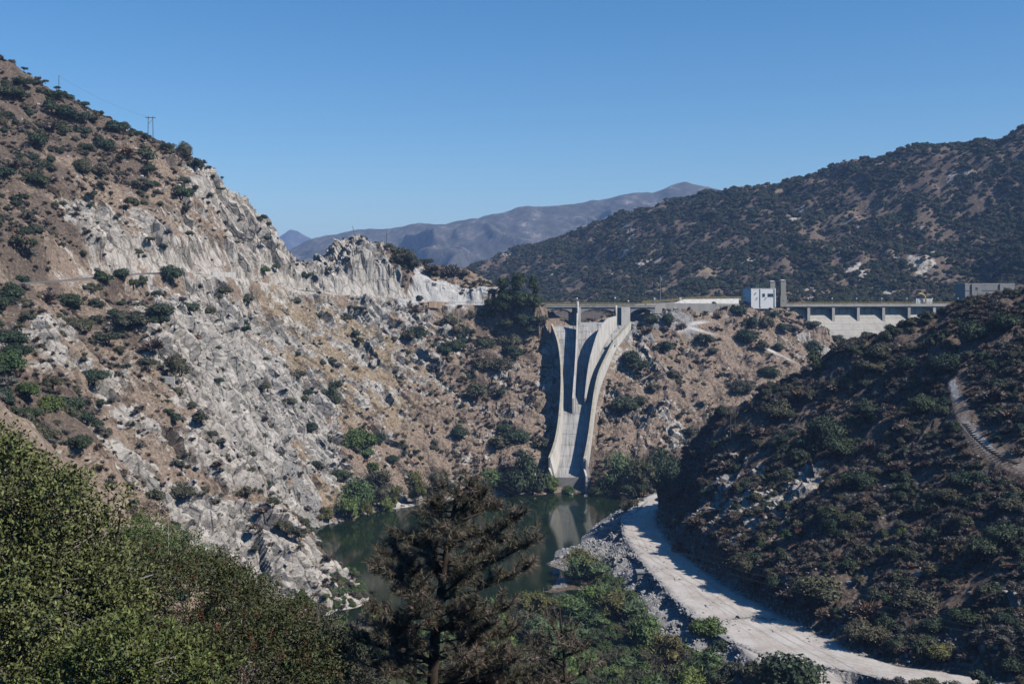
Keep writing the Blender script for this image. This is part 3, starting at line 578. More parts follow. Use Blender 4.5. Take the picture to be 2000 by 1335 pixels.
cr_ = mixc(ntr, mth(ntr, 'MULTIPLY', trks, ramp(ntr, noise(ntr, 0.16, 4, 0.6, co), [(0.35, 0.1), (0.6, 0.8)])), cr_, (0.38, 0.32, 0.265))
edge_ = mth(ntr, 'ADD', mth(ntr, 'ABSOLUTE', mth(ntr, 'SUBTRACT', ls_.outputs[0], 0.5)), mth(ntr, 'MULTIPLY', mth(ntr, 'SUBTRACT', noise(ntr, 0.5, 6, 0.75, co), 0.5), 0.35))
grit = ramp(ntr, noise(ntr, 2.2, 4, 0.8, co), [(0.32, (0.12, 0.115, 0.11)), (0.5, (0.30, 0.28, 0.26)), (0.7, (0.46, 0.43, 0.40))])
ntr.links.new(mixc(ntr, ramp(ntr, edge_, [(0.40, 0.0), (0.47, 1.0)]), cr_, grit), br.inputs["Base Color"]); br.inputs["Roughness"].default_value = 0.95; bump(ntr, br, mth(ntr, 'SUBTRACT', nz2, mth(ntr, 'MULTIPLY', trks, 0.4)), 0.5, 0.15)
ro, RS = ribbon("gravel_road", ROAD, mr, edge=0.7, lift=0.03, ncross=13)
tag(ro, kind="structure", label="pale dusty gravel road curving along the foot of the dark slope")
rf, _ = ribbon("gravel_road", FORK, mr, edge=0.5, lift=0.0, ncross=9, seed=4)
tag(rf, kind="structure", label="short gravel fork running down toward the bottom of the picture")
ma, nta, ba = mat_new("asphalt"); nta.links.new(ramp(nta, noise(nta, 0.8, 4, 0.6, coords(nta)), [(0.3, (0.10, 0.098, 0.092)), (0.7, (0.20, 0.19, 0.175))]), ba.inputs["Base Color"]); ba.inputs["Roughness"].default_value = 0.9
hw, HS = ribbon("highway", [h[:3] + (3.6,) for h in HWY], ma, edge=0.0, lift=0.0)
tag(hw, kind="structure", label="canyon highway cut along the left rock slope")

# ------------------------------------------------------------------ spillway
spill = empty("spillway", chute_pt(1112, 935)); tag(spill, "long pale concrete spillway chute with two divider walls descending to the pond", "spillway")
SPO = Vector(spill.location)
class LB(MB):                           # builder whose coordinates are given in the world and stored relative to a thing's origin
    def __init__(s, o): super().__init__(); s.o = o
    def add(s, vs, fs): return super().add([(p[0] - s.o[0], p[1] - s.o[1], p[2] - s.o[2]) for p in vs], fs)
    def sweep(s, rings): return super().sweep([[(p[0] - s.o[0], p[1] - s.o[1], p[2] - s.o[2]) for p in r] for r in rings])
    def tube(s, pts, rad, n=6, cap=True): return super().tube([(p[0] - s.o[0], p[1] - s.o[1], p[2] - s.o[2]) for p in pts], rad, n, cap)
mf, ntf, bf = mat_new("chute_floor")
co = coords(ntf, (1.0, 0.035, 0.05)); st = noise(ntf, 1.3, 5, 0.65, co); st2 = noise(ntf, 0.16, 4, 0.6, coords(ntf)); oi = N(ntf, "ShaderNodeObjectInfo")
cfl = ramp(ntf, mth(ntf, 'ADD', mth(ntf, 'MULTIPLY', st, 0.65), mth(ntf, 'MULTIPLY', st2, 0.35)), [(0.36, (0.10, 0.10, 0.10)), (0.46, (0.31, 0.30, 0.285)), (0.60, (0.47, 0.455, 0.43))])
ntf.links.new(mixc(ntf, 1.0, cfl, ramp(ntf, oi.outputs["Random"], [(0.0, 0.88), (1.0, 1.06)]), 'MULTIPLY'), bf.inputs["Base Color"]); bf.inputs["Roughness"].default_value = 0.85
M['floor'] = mf
yl = [p[1] for p in LWP][::-1]
def xfl(y): return float(np.interp(y, [p[1] for p in LWP][::-1], [p[0] for p in LWP][::-1])) + 0.35
def xfr(y): return float(np.interp(y, [p[1] for p in RWP][::-1], [p[0] for p in RWP][::-1])) - 0.35
def fpt(t, u, dz=0.0):
    y, z = floor_yz(t)
    if t < 0.06: z = floor_yz(0.06)[1] + (0.06 - max(t, -0.06)) * 62 * 0.55 * (1 - max(0, 0.02 - t) * 6)
    a, b = xfl(y), xfr(y); return (a + (b - a) * u, y, z + dz)
bed = LB(SPO); NR, NC = 17, 5
def slab_rows(): return np.linspace(-0.05, 1.0, NR + 1)
tr = slab_rows()
for i in range(NR):
    bed.hexa([fpt(tr[i], 0, -1.5), fpt(tr[i], 1, -1.5), fpt(tr[i + 1], 1, -1.5), fpt(tr[i + 1], 0, -1.5), fpt(tr[i], 0, -0.14), fpt(tr[i], 1, -0.14), fpt(tr[i + 1], 1, -0.14), fpt(tr[i + 1], 0, -0.14)])
bed.build("chute_bed", M['conc_dark'], spill)
for i in range(NR):
    for j in range(NC):
        e = 0.0012; g = 0.0045; a0, a1, u0, u1 = tr[i] + e, tr[i + 1] - e, j / NC + g, (j + 1) / NC - g; dz = rng.uniform(-0.02, 0.03)
        b = LB(SPO); b.hexa([fpt(a0, u0, -0.12), fpt(a0, u1, -0.12), fpt(a1, u1, -0.12), fpt(a1, u0, -0.12), fpt(a0, u0, dz), fpt(a0, u1, dz), fpt(a1, u1, dz), fpt(a1, u0, dz)]); b.build("floor_slab", M['floor'], spill)
def wall(line, thick, ztop, zbot, o=SPO):       # wall along (x, y) points with its own top and bottom heights
    b = LB(o); rings = []
    for k, p in enumerate(line):
        q0, q1 = line[max(k - 1, 0)], line[min(k + 1, len(line) - 1)]; d = Vector((q1[0] - q0[0], q1[1] - q0[1])).normalized(); n = Vector((-d.y, d.x)) * thick / 2
        rings.append([(p[0] - n.x, p[1] - n.y, zbot[k]), (p[0] + n.x, p[1] + n.y, zbot[k]), (p[0] + n.x, p[1] + n.y, ztop[k]), (p[0] - n.x, p[1] - n.y, ztop[k])])
    b.sweep(rings); return b
def dense(P, n=6):
    out = []
    for a_, b_ in zip(P[:-1], P[1:]):
        for k in range(n): u = k / n; out.append(tuple(a_[i] + (b_[i] - a_[i]) * u for i in range(len(a_))))
    return out + [P[-1]]
def smooth_line(P, it=2):
    for _ in range(it):
        Q = [P[0]]
        for a_, b_ in zip(P[:-1], P[1:]): Q += [tuple(a_[i] * .75 + b_[i] * .25 for i in range(len(a_))), tuple(a_[i] * .25 + b_[i] * .75 for i in range(len(a_)))]
        P = Q + [P[-1]]
    return P
for P_, HH, side in ((LWP, LWH, "left"), (RWP, RWH, "right")):
    Pd = smooth_line([tuple(p) + (h,) for p, h in zip(P_, HH)]); rings = []
    for k, p in enumerate(Pd):
        q0, q1 = Pd[max(k - 1, 0)], Pd[min(k + 1, len(Pd) - 1)]; d = Vector((q1[0] - q0[0], q1[1] - q0[1])).normalized(); n = Vector((-d.y, d.x)) * 0.4   # n points to the viewer's right side of the chute
        u = k / (len(Pd) - 1); zt, zb_ = p[2] - 0.34, p[2] - p[3] - 1.0; bat = (0.3 + 2.0 * u ** 3) if side == "left" else 0.15
        sg = 1 if side == "left" else -1
        rings.append([(p[0] - n.x * sg, p[1] - n.y * sg, zb_), (p[0] + n.x * sg + bat * (1 if side == "left" else -1) * 1.0, p[1] + n.y * sg, zb_), (p[0] + n.x * sg, p[1] + n.y * sg, zt), (p[0] - n.x * sg, p[1] - n.y * sg, zt)])
    LB(SPO).sweep(rings).build("side_wall", M['conc'], spill)
    wall([(p[0], p[1]) for p in Pd], 0.95, [p[2] for p in Pd], [p[2] - 0.336 for p in Pd]).build("coping", M['coping'], spill)
    e = Pd[-1]
    wall([(e[0], e[1] - 0.25), (e[0] + (1.0 if side == "left" else 0.6), e[1] - 4.2)], 0.8, [e[2] - 4.2, e[2] - 6.6], [0.1, 0.1]).build("end_wall", M['conc'], spill)
    if side == "right":
        b = LB(SPO); f0 = (e[0] + 0.5, e[1] - 0.2); b.hexa([(f0[0], f0[1] - .5, 1), (f0[0] + 2.6, f0[1] - .5, 1), (f0[0] + 2.6, f0[1] + .6, 1), (f0[0], f0[1] + .6, 1), (f0[0], f0[1] - .5, e[2] - .4), (f0[0] + 0.5, f0[1] - .5, e[2] - .4), (f0[0] + 0.5, f0[1] + .6, e[2] - .4), (f0[0], f0[1] + .6, e[2] - .4)]); b.build("buttress", M['conc'], spill)
ys = floor_yz(1.0)[0]
b = LB(SPO); b.box(((xfl(ys) + xfr(ys)) / 2 + 1.2, ys - 0.9, 3.6), (xfr(ys) - xfl(ys) + 3.4, 1.4, 4.2)); b.build("end_sill", M['conc_grey'], spill)
b = LB(SPO); b.box(((xfl(ys) + xfr(ys)) / 2 + 1.2, ys - 0.2, 0.9), (xfr(ys) - xfl(ys) + 1.0, 1.2, 3.0)); b.build("sill_footing", M['conc_dark'], spill)
def divider(tb):
    L_, zt, zb_ = [], [], []
    for px, pt, pb in tb:
        x, y, z = chute_pt(px, pb); L_.append((x, y)); zt.append(CAMZ + (HOR - pt) * y / FPX); zb_.append(z - 1.4)
    S_ = smooth_line([(a_[0], a_[1], t_, q_) for a_, t_, q_ in zip(L_, zt, zb_)]); return [(s[0], s[1]) for s in S_], [s[2] for s in S_], [s[3] for s in S_]
for tb in ([(1128, 611, 642), (1127.6, 628, 659), (1126.8, 655, 687), (1125, 698, 731), (1122, 740, 773), (1119, 777, 808)],
           [(1203.5, 617, 637), (1196, 618.5, 646), (1186, 622, 661), (1175, 634, 679), (1166, 654, 698), (1158, 681, 724), (1151, 708, 752), (1146, 745, 776), (1143, 777, 793)]):
    l, t_, q_ = divider(tb); wall(l, 0.7, t_, q_).build("divider_wall", M['conc'], spill)
yc = floor_yz(-0.05)[0]; zc = fpt(-0.05, 0)[2]
b = LB(SPO); b.box(((xfl(yc) + xfr(yc)) / 2 - 2, yc + 1.6, zc + 0.55), (xfr(yc) - xfl(yc) + 6, 1.6, 1.3)); b.build("crest_beam", M['white'], spill)
b = LB(SPO); b.box(((xfl(yc) + xfr(yc)) / 2, yc + 2.2, zc - 3), (xfr(yc) - xfl(yc) + 8, 2.6, 5.6)); b.build("crest_weir", M['conc_dark'], spill)
p = chute_pt(1200, 666, wall_h(666)); b = LB(SPO); b.box((p[0], p[1], p[2] - 0.6), (2.4, 1.6, 2.6), 0.3); b.build("wall_pier", M['conc'], spill)

# ------------------------------------------------------------------ bridge over the spillway
def pbox(b, px0, px1, pt, pb, Y, depth, rz=0.0, extra=0.0):   # box whose front face spans those pixels at that distance
    x0, _, zt = at(px0, pt, Y); x1, _, zb_ = at(px1, pb, Y); w = (x1 - x0) / max(0.5, math.cos(rz)); cx_, cz = (x0 + x1) / 2, (zt + zb_ - extra) / 2
    ox, oy = -math.sin(rz) * depth / 2, math.cos(rz) * depth / 2
    vs = []; h = (zt - zb_ + extra) / 2; ca, sa = math.cos(rz), math.sin(rz)
    for z in (-h, h):
        for x, y in ((-w / 2, -depth / 2), (w / 2, -depth / 2), (w / 2, depth / 2), (-w / 2, depth / 2)): vs.append((cx_ + ox + x * ca - y * sa, Y + oy + x * sa + y * ca, cz + z))
    return b.hexa(vs)
BL, BR = Vector(at(1052, 596.5, 563)), Vector(at(1282, 597, 574))
bridge = empty("bridge", at(1128, 640, 563)); BO = Vector(bridge.location); tag(bridge, "slim concrete road bridge with yellow railing crossing the spillway crest", "bridge")
def railing(a, c, o, name, parent, mat, h=1.1, step=2.4, rails=3, r=0.05):
    b = LB(o); a, c = Vector(a), Vector(c); n = max(2, int((c - a).length / step)); up = Vector((0, 0, 1))
    for k in range(n + 1): q = a + (c - a) * k / n; b.tube([q, q + up * h], r * 1.2, 4)
    for k in range(rails): z = h * (k + 1) / rails; b.tube([a + up * z, c + up * z], r, 4)
    return b.build(name, mat, parent)
dd = (BR - BL); dn = Vector((-dd.y, dd.x, 0)).normalized()
zd = BL.z
def deckbox(b, a, c, w0, w1, z0_, z1_):
    a, c = Vector(a), Vector(c); d = (c - a).normalized(); n = Vector((-d.y, d.x, 0))
    return b.hexa([a + n * w0 + Vector((0, 0, z0_)), c + n * w0 + Vector((0, 0, z0_)), c + n * w1 + Vector((0, 0, z0_)), a + n * w1 + Vector((0, 0, z0_)),
                   a + n * w0 + Vector((0, 0, z1_)), c + n * w0 + Vector((0, 0, z1_)), c + n * w1 + Vector((0, 0, z1_)), a + n * w1 + Vector((0, 0, z1_))])
deckbox(LB(BO), BL, BR, 0, 7.5, -0.75, 0.0).build("deck", M['conc'], bridge)
deckbox(LB(BO), BL, BR, -0.25, 0.35, 0.003, 0.28).build("kerb", M['conc'], bridge)
deckbox(LB(BO), BL, BR, 7.2, 7.75, 0.003, 0.28).build("kerb", M['conc'], bridge)
railing(BL + Vector((0, -0.05, 0.28)), BR + Vector((0, -0.05, 0.28)), BO, "railing", bridge, M['yellow'], r=0.07, step=1.6)
railing(BL + dn * 7.45 + Vector((0, 0, 0.28)), BR + dn * 7.45 + Vector((0, 0, 0.28)), BO, "railing", bridge, M['yellow'], r=0.06)
def bx(px): return BL + dd * ((px - 1052) / 230.0)
for px0, px1 in ((1062, 1117), (1133, 1203), (1231, 1280)):    # haunched girders, deeper at the piers
    for off in (0.5, 3.4, 6.4):
        b = LB(BO); rings = []
        for k in range(13):
            u = k / 12; q = bx(px0 + (px1 - px0) * u) + dn * off; dep = 0.85 + 2.3 * (abs(u - 0.5) * 2) ** 2.6
            rings.append([q + Vector((0, 0, -0.753)), q + dn * 0.6 + Vector((0, 0, -0.753)), q + dn * 0.6 + Vector((0, 0, -0.75 - dep)), q + Vector((0, 0, -0.75 - dep))])
        b.sweep(rings).build("girder", M['conc_grey'], bridge)
pbox(LB(BO), 1127, 1134.5, 600.5, 640, 563.6, 8.5, 0.26, 3).build("pier", M['conc'], bridge)
pbox(LB(BO), 1213.5, 1231, 600.5, 634, 565, 8.0, 0.30, 3).build("pier", M['conc'], bridge)
pbox(LB(BO), 1114, 1120.5, 606, 634, 573, 4.0, 0.2, 2).build("pier", M['conc'], bridge)
for px, pt in ((1128.3, 588.5), (1203.3, 596)):
    a_ = at(px, pt, 562.8); LB(BO).tube([(a_[0], a_[1], a_[2]), (a_[0], a_[1], 66)], 0.55, 10).build("nose_column", M['conc'], bridge, True)
def lamp(px, py, Y, zbase, label, group):
    x, y, z = at(px, py, Y); e = empty("lamp_post", (x, y, zbase)); tag(e, label, "lamp", group)
    MB().tube([(0, 0, 0), (0, 0, 0.25), (0, 0, z - zbase - 0.3)], [0.16, 0.08, 0.06], 6).build("post", M['steel'], e)
    bm = bmesh.new(); bmesh.ops.create_icosphere(bm, subdivisions=2, radius=0.42)
    me = bpy.data.meshes.new("globe"); bm.to_mesh(me); bm.free(); me.materials.append(M['globe']); me.polygons.foreach_set("use_smooth", [True] * len(me.polygons)); link_mesh("globe", me, e, (0, 0, z - zbase))
for px, py, l in ((1127, 583, "white globe lamp above the divider pier on the spillway bridge"), (1201, 582, "white globe lamp on the bridge at the big divider fin"), (1227, 588, "small globe lamp at the broad right pier of the spillway bridge")):
    lamp(px, py, 566, BL.z + 0.03, l, "globe lamps along the dam crest")

# ------------------------------------------------------------------ crest roadway between bridge and dam: wall, slab, mast, truck
cw = empty("crest_wall", at(1300, 600, 588)); CO = Vector(cw.location); tag(cw, "low grey retaining wall of the crest roadway right of the bridge", "wall")
Lc = [at(1262, 600, 576), at(1300, 599.5, 588), at(1360, 600, 598), at(1445, 601, 612)]
for a_, c_ in zip(Lc[:-1], Lc[1:]):
    deckbox(LB(CO), (a_[0], a_[1], a_[2] - 3.2), (c_[0], c_[1], c_[2] - 3.2), 0, 0.6, 0, 5.2).build("wall_panel", M['conc_grey'], cw)
sl_o = empty("concrete_apron", at(1382, 590, 608)); tag(sl_o, "pale sloping concrete apron below the yellow crest railing", "apron")
a_, c_, e_, f_ = at(1316, 591.5, 596), at(1443, 592.0, 612), at(1443, 583.0, 619), at(1336, 584.2, 604)
b = LB(sl_o.location); b.hexa([(q[0], q[1], q[2] - 1.2) for q in (a_, c_, e_, f_)] + [a_, c_, e_, f_]); b.build("slab", M['conc'], sl_o)
cr_o = empty("crest_railing", at(1360, 586, 622)); tag(cr_o, "yellow pipe railing along the crest roadway beside the parked truck", "railing")
pts = [at(1255, 592.5, 582), at(1292, 590.5, 598), at(1360, 584.5, 622), at(1456, 584.5, 640)]
for a_, c_ in zip(pts[:-1], pts[1:]): railing(a_, c_, Vector(cr_o.location), "rail_section", cr_o, M['yellow'], h=1.35, r=0.09)
pave = MB(); q = [at(1240, 597, 574), at(1300, 594, 592), at(1360, 587.5, 616), at(1455, 588, 630), at(1460, 588, 660), at(1240, 594, 640)]
pave.add([(p[0], p[1], 75.9 if 0 else min(p[2], 77.6)) for p in q], [tuple(range(len(q)))]); tag(pave.build("crest_road", M['conc_grey']), kind="structure", label="concrete roadway on the crest between bridge and dam")
ms = empty("flag_mast", at(1290, 592, 592)); tag(ms, "tall thin steel mast with a small flag beside the spillway bridge", "mast")
MB().tube([(0, 0, -1), (0, 0, 8), (0, 0, 14.8)], [0.16, 0.12, 0.07], 8).build("pole", M['steel'], ms)
fl = MB(); rows = []
for i in range(6):
    for j in range(4): fl.v.append((0.1 + i * 0.13, 0.10 * math.sin(i * 1.3 + j * .4), 14.0 - j * 0.5 - i * 0.18))
for i in range(5):
    for j in range(3): fl.f.append((i * 4 + j, i * 4 + j + 1, i * 4 + j + 5, i * 4 + j + 4))
flag_m, ntq, bq = mat_new("flag_cloth"); ntq.links.new(ramp(ntq, noise(ntq, 1.5, 2, 0.5, coords(ntq)), [(0.45, (0.5, 0.5, 0.52)), (0.55, (0.15, 0.18, 0.4))]), bq.inputs["Base Color"])
fl.build("flag", flag_m, ms)
g = empty("signal_post", at(1278.5, 596, 590)); tag(g, "short white cabinet post left of the tall mast on the crest", "post")
MB().tube([(0, 0, -1.0), (0, 0, 3.2)], 0.14, 6).build("post", M['steel'], g); MB().box((0, 0, 3.4), (0.8, 0.6, 1.0)).build("head", M['white'], g)
bw_ = empty("sign_box", at(1329, 585.5, 610)); tag(bw_, "small white box standing on the pale apron by the railing", "box")
MB().box((0, 0, 0.6), (1.1, 0.5, 1.6)).build("panel", M['white'], bw_); MB().box((0, 0, -0.5), (0.2, 0.2, 0.6)).build("foot", M['steel'], bw_)
tr_o = empty("pickup_truck", at(1437, 587.2, 634)); tr_o.rotation_euler = (0, 0, 0.06); tag(tr_o, "white pickup truck parked on the dam crest beside the white building", "truck")
b = MB(); prof = [(-2.75, 0.45), (2.7, 0.45), (2.75, 0.85), (2.55, 1.02), (1.15, 1.1), (-2.75, 1.1)]
b.sweep([[(x, y, z) for x, z in prof] for y in (-0.95, 0.95)]); b.build("body", M['white'], tr_o)
b = MB(); cab = [(-0.75, 1.1), (1.1, 1.1), (0.45, 1.75), (-0.55, 1.78)]; b.sweep([[(x, y, z) for x, z in cab] for y in (-0.82, 0.82)]); b.build("cab", M['white'], tr_o)
b = MB(); win = [(-0.5, 1.2), (0.75, 1.2), (0.38, 1.66), (-0.45, 1.68)]; b.sweep([[(x, y, z) for x, z in win] for y in (-0.85, 0.85)]); b.build("window", M['glass'], tr_o)
for x in (-1.75, 1.75):
    for y in (-0.9, 0.9):
        w_ = MB().tube([(x, y - 0.12, 0.38), (x, y + 0.12, 0.38)], 0.38, 12).build("wheel", M['black'], tr_o)
        MB().tube([(x, y - 0.135, 0.38), (x, y + 0.135, 0.38)], 0.2, 10).build("rim", M['steel'], w_)

# ------------------------------------------------------------------ white gatehouse, towers
def front(px0, px1, pt, pb, Y, rz):
    """local frame of a rotated front face: origin at its lower middle, +x along the face, +y into the building"""
    x0, _, zt = at(px0, pt, Y); x1, _, zb_ = at(px1, pb, Y); return ((x0 + x1) / 2, Y, zb_), (x1 - x0) / math.cos(rz), zt - zb_
o_, w_, h_ = front(1466, 1515.5, 564, 592, 636, 0.13)
gh = empty("gatehouse", o_, 0.13); tag(gh, "white painted blocky gatehouse with green windows on the dam crest", "building")
MB().box((0, 6.5, h_ / 2 - 1.5), (w_, 13, h_ + 3)).build("wall", M['white'], gh)
for x in (-w_ / 2 + 0.35, -w_ * 0.105, w_ / 2 - 0.35): MB().box((x, -0.12, h_ / 2 - 0.9), (0.7, 0.5, h_ + 1.8 + 0.5)).build("pilaster", M['white'], gh)
MB().box((0, 6.5, h_ + 0.16), (w_ + 0.2, 13.2, 0.28)).build("parapet", M['white'], gh)
for x, z, ww, hh in ((w_ * 0.02, h_ * 0.57, 1.25, 1.6), (w_ * 0.30, h_ * 0.57, 3.1, 1.6)):
    f_ = MB().box((x, -0.04, z), (ww + 0.3, 0.22, hh + 0.3)).build("window", M['white'], gh); MB().box((x, -0.17, z), (ww, 0.1, hh)).build("pane", M['glass'], f_)
for x, z in ((-w_ * 0.30, h_ * 0.72), (-w_ * 0.24, h_ * 0.38), (w_ * 0.12, h_ * 0.38)): MB().box((x, -0.35, z), (0.35, 0.7, 0.35)).build("wall_light", M['steel'], gh)
for x in (-w_ * 0.2, -w_ * 0.16, -w_ * 0.12): MB().tube([(x, 3, h_), (x, 3, h_ + 2.6)], 0.05, 5).build("antenna", M['steel'], gh)
def tower(px0, px1, pt, pb, Y, label):
    o_, w_, h_ = front(px0, px1, pt, pb, Y, 0.13); e = empty("tower", o_, 0.13); tag(e, label, "tower", "twin towers of the dam crest")
    d = w_ * 0.9; MB().box((0, d / 2 - 0.2, h_ * 0.16 - 1), (w_ * 1.18, d * 1.18, h_ * 0.32 + 2)).build("base", M['tower'], e)
    MB().box((0, d / 2 - 0.2, h_ * 0.56), (w_ * 0.94, d * 0.94, h_ * 0.80)).build("shaft", M['tower'], e)
    MB().box((0, d / 2 - 0.2, h_ * 0.80), (w_ * 1.0, d * 1.0, h_ * 0.015)).build("band", M['conc'], e)
    c = MB(); a_ = w_ * 0.53; c.add([(-a_, d / 2 - 0.2 - a_, h_ * 0.962), (a_, d / 2 - 0.2 - a_, h_ * 0.962), (a_, d / 2 - 0.2 + a_, h_ * 0.962), (-a_, d / 2 - 0.2 + a_, h_ * 0.962), (-a_ * .3, d / 2 - 0.2 - a_ * .3, h_), (a_ * .3, d / 2 - 0.2 - a_ * .3, h_), (a_ * .3, d / 2 - 0.2 + a_ * .3, h_), (-a_ * .3, d / 2 - 0.2 + a_ * .3, h_)],
              [(3, 2, 1, 0), (4, 5, 6, 7), (0, 1, 5, 4), (1, 2, 6, 5), (2, 3, 7, 6), (3, 0, 4, 7)]); c.build("cap", M['conc'], e)
    MB().box((w_ * 0.05, -w_ * 0.16, h_ * 0.13), (w_ * 0.2, 0.35, 0.35)).build("wall_light", M['steel'], e)
tower(1524.5, 1535.5, 546, 592, 642, "taller beige tower with pyramid cap just right of the gatehouse")
tower(1504, 1514.5, 548, 592, 662, "beige tower with pyramid cap partly hidden behind the white gatehouse")

# ------------------------------------------------------------------ dam
DA, DB = Vector(at(1532, 595, 646)), Vector(at(1916, 595, 672)); du = (DB - DA); dl = du.length; du = du / dl; dnn = Vector((du.y, -du.x, 0)).normalized()
dam = empty("dam", (DA + du * dl / 2) - Vector((0, 0, 50))); DO = Vector(dam.location); tag(dam, "grey concrete gravity dam with piers and walkway behind the hill", "dam")
def dpt(u, n, z): p = DA + du * (dl * u) + dnn * n; return (p.x, p.y, DA.z + z)
def dbox(b, u0, u1, n0, n1, z0_, z1_): return b.hexa([dpt(u0, n1, z0_), dpt(u1, n1, z0_), dpt(u1, n0, z0_), dpt(u0, n0, z0_), dpt(u0, n1, z1_), dpt(u1, n1, z1_), dpt(u1, n0, z1_), dpt(u0, n0, z1_)])
upx = lambda px: (px - 1532) / 384.0
dbox(LB(DO), 0, 1, -7, 1.2, -1.0, 0).build("deck", M['conc_dam'], dam)
dbox(LB(DO), 0, 1, 0.85, 1.25, 0.003, 0.45).build("kerb", M['conc_dam'], dam)
piers = [1538, 1577, 1624, 1672, 1721, 1771, 1821, 1868, 1912]
prof = [(-6.9, -1.0), (-2.6, -1.0), (-2.6, -5.2), (6.0, -16.5), (28, -46), (-6.9, -46)]
lift = [-5.2 - 1.5 * 11.3 / 8.6]
b = LB(DO); b.sweep([[dpt(u, n, z) for n, z in prof] for u in (0, 1)]); b.build("dam_body", M['conc_dam'], dam)
for px in piers:
    u = upx(px); hw_ = 0.85 / dl
    b = LB(DO); b.sweep([[dpt(uu, n, z) for n, z in [(-2.4, -1.003), (0.7, -1.003), (0.7, -9.6), (-2.4, -9.6)]] for uu in (u - hw_, u + hw_)]); b.build("pier", M['conc_dam'], dam)
for a_, c_ in zip(piers[:-1], piers[1:]):
    ua, uc = upx(a_) + 0.86 / dl, upx(c_) - 0.86 / dl
    b = LB(DO); rings = []
    for k in range(9):
        q = k / 8; u = ua + (uc - ua) * q; dep = 0.5 + 0.7 * (abs(q - 0.5) * 2) ** 2.2; rings.append([dpt(u, 0.3, -1.003), dpt(u, -0.3, -1.003), dpt(u, -0.3, -1.0 - dep), dpt(u, 0.3, -1.0 - dep)])
    b.sweep(rings).build("arch_beam", M['conc_dam'], dam)
    for q in (0.33, 0.66): dbox(LB(DO), ua + (uc - ua) * q - 0.12 / dl, ua + (uc - ua) * q + 0.12 / dl, -2.58, -2.3, -5.1, -1.2).build("gate_rib", M['conc_grey'], dam)
for k in range(5):                     # horizontal lift lines standing a little proud of the sloping face
    n0 = -2.6 + 4.4 * (k + 0.7) / 1.7; z0_ = -5.2 - (n0 + 2.6) * 11.3 / 8.6
    dbox(LB(DO), 0.01, 0.99, n0 - 0.3, n0 + 0.06, z0_ - 0.15, z0_ + 0.02).build("lift_joint", M['conc_grey'], dam)
railing(dpt(0.003, 1.05, 0.45), dpt(0.997, 1.05, 0.45), DO, "railing", dam, M['yellow'], r=0.07, step=1.8)
railing(dpt(0.003, -6.8, 0.0), dpt(0.997, -6.8, 0.0), DO, "railing", dam, M['yellow'], r=0.07, step=1.8)
for k, (px, l) in enumerate(((1578, "first globe lamp on the dam walkway right of the taller tower"), (1625, "second globe lamp on the dam walkway, right of the taller tower"), (1673, "third globe lamp on the dam walkway, right of the taller tower"), (1722, "globe lamp midway between gatehouse and yellow gooseneck pipe end of the dam"),
                        (1771, "globe lamp just left of the white slatted enclosure on the dam"), (1821, "globe lamp at the right end of the white slatted enclosure"), (1871, "globe lamp beside the grey concrete block building"))):
    x, y, z = dpt(upx(px), -6.0, 0); lamp(px, 583.0, y, z, l, "globe lamps along the dam crest")
en = empty("slatted_enclosure", dpt(upx(1804), -1.0, 0.0), math.atan2(du.y, du.x)); tag(en, "white slatted enclosure on the dam walkway below the curved yellow pipe", "enclosure")
for k in range(11): MB().box((-4.9 + k * 0.97, 0.03 * (k % 2), 1.75), (0.62, 0.14, 3.4)).build("slat", M['white'], en)
for z in (0.5, 2.9): MB().box((0, 0.25, z), (10.2, 0.12, 0.16)).build("rail", M['steel'], en)
MB().box((0, 2.4, 1.4), (9.4, 3.4, 2.8)).build("equipment", M['steel'], en)
gp = empty("gooseneck_pipe", dpt(upx(1804), 0.2, 0.0), math.atan2(du.y, du.x)); tag(gp, "curved yellow gooseneck pipe arching over the dam walkway", "pipe")
arc = [(0, 0, 0.0), (0, 0, 3.4)] + [(-3.6 + 3.6 * math.cos(t), 0, 3.4 + 3.0 * math.sin(t)) for t in np.linspace(0.2, 1.57, 9)] + [(-5.0, 0, 6.35)]
MB().tube(arc, 0.42, 10).build("pipe", M['pipe'], gp, True); MB().box((0, 0, 0.7), (1.3, 1.3, 1.4)).build("pedestal", M['white'], gp)
ub = empty("utility_cabinet", dpt(upx(1863), -0.5, 0.0), math.atan2(du.y, du.x)); tag(ub, "small pale utility cabinet on the walkway near the grey concrete building", "cabinet")
MB().box((0, 0, 0.9), (2.1, 1.2, 1.8)).build("box", M['steel'], ub); MB().box((0, 0, 1.85), (2.3, 1.4, 0.1)).build("lid", M['conc'], ub)
o_, w_, h_ = front(1883, 1984, 554.5, 594, 686, 0.10)
ph = empty("concrete_building", o_, 0.10); tag(ph, "tall grey concrete block building with pilasters at the dam's far end", "building")
MB().box((0, 6, h_ / 2 - 1.5), (w_, 12, h_ + 3)).build("wall", M['conc_grey'], ph)
for x, wd in ((-w_ * 0.275, w_ * 0.20), (w_ * 0.29, w_ * 0.20)):
    MB().box((x, -0.35, h_ / 2 - 1.4), (wd, 0.75, h_ + 3.2)).build("pilaster", M['conc_grey'], ph)
    f_ = MB().box((x, -0.75, h_ * 0.78), (1.6, 0.25, 1.9)).build("window", M['conc_dark'], ph); MB().box((x, -0.90, h_ * 0.78), (1.1, 0.1, 1.4)).build("pane", M['glass'], f_)
    MB().box((x + 0.6, -0.76, h_ * 0.35), (0.25, 0.16, h_ * 0.62)).build("downpipe", M['conc_dark'], ph)
MB().box((0, 5.9, h_ * 0.70), (w_ + 0.25, 12.25, 0.35)).build("string_course", M['conc_grey'], ph)
MB().box((0, 6, h_ + 0.15), (w_ + 0.3, 12.3, 0.4)).build("cornice", M['conc'], ph)
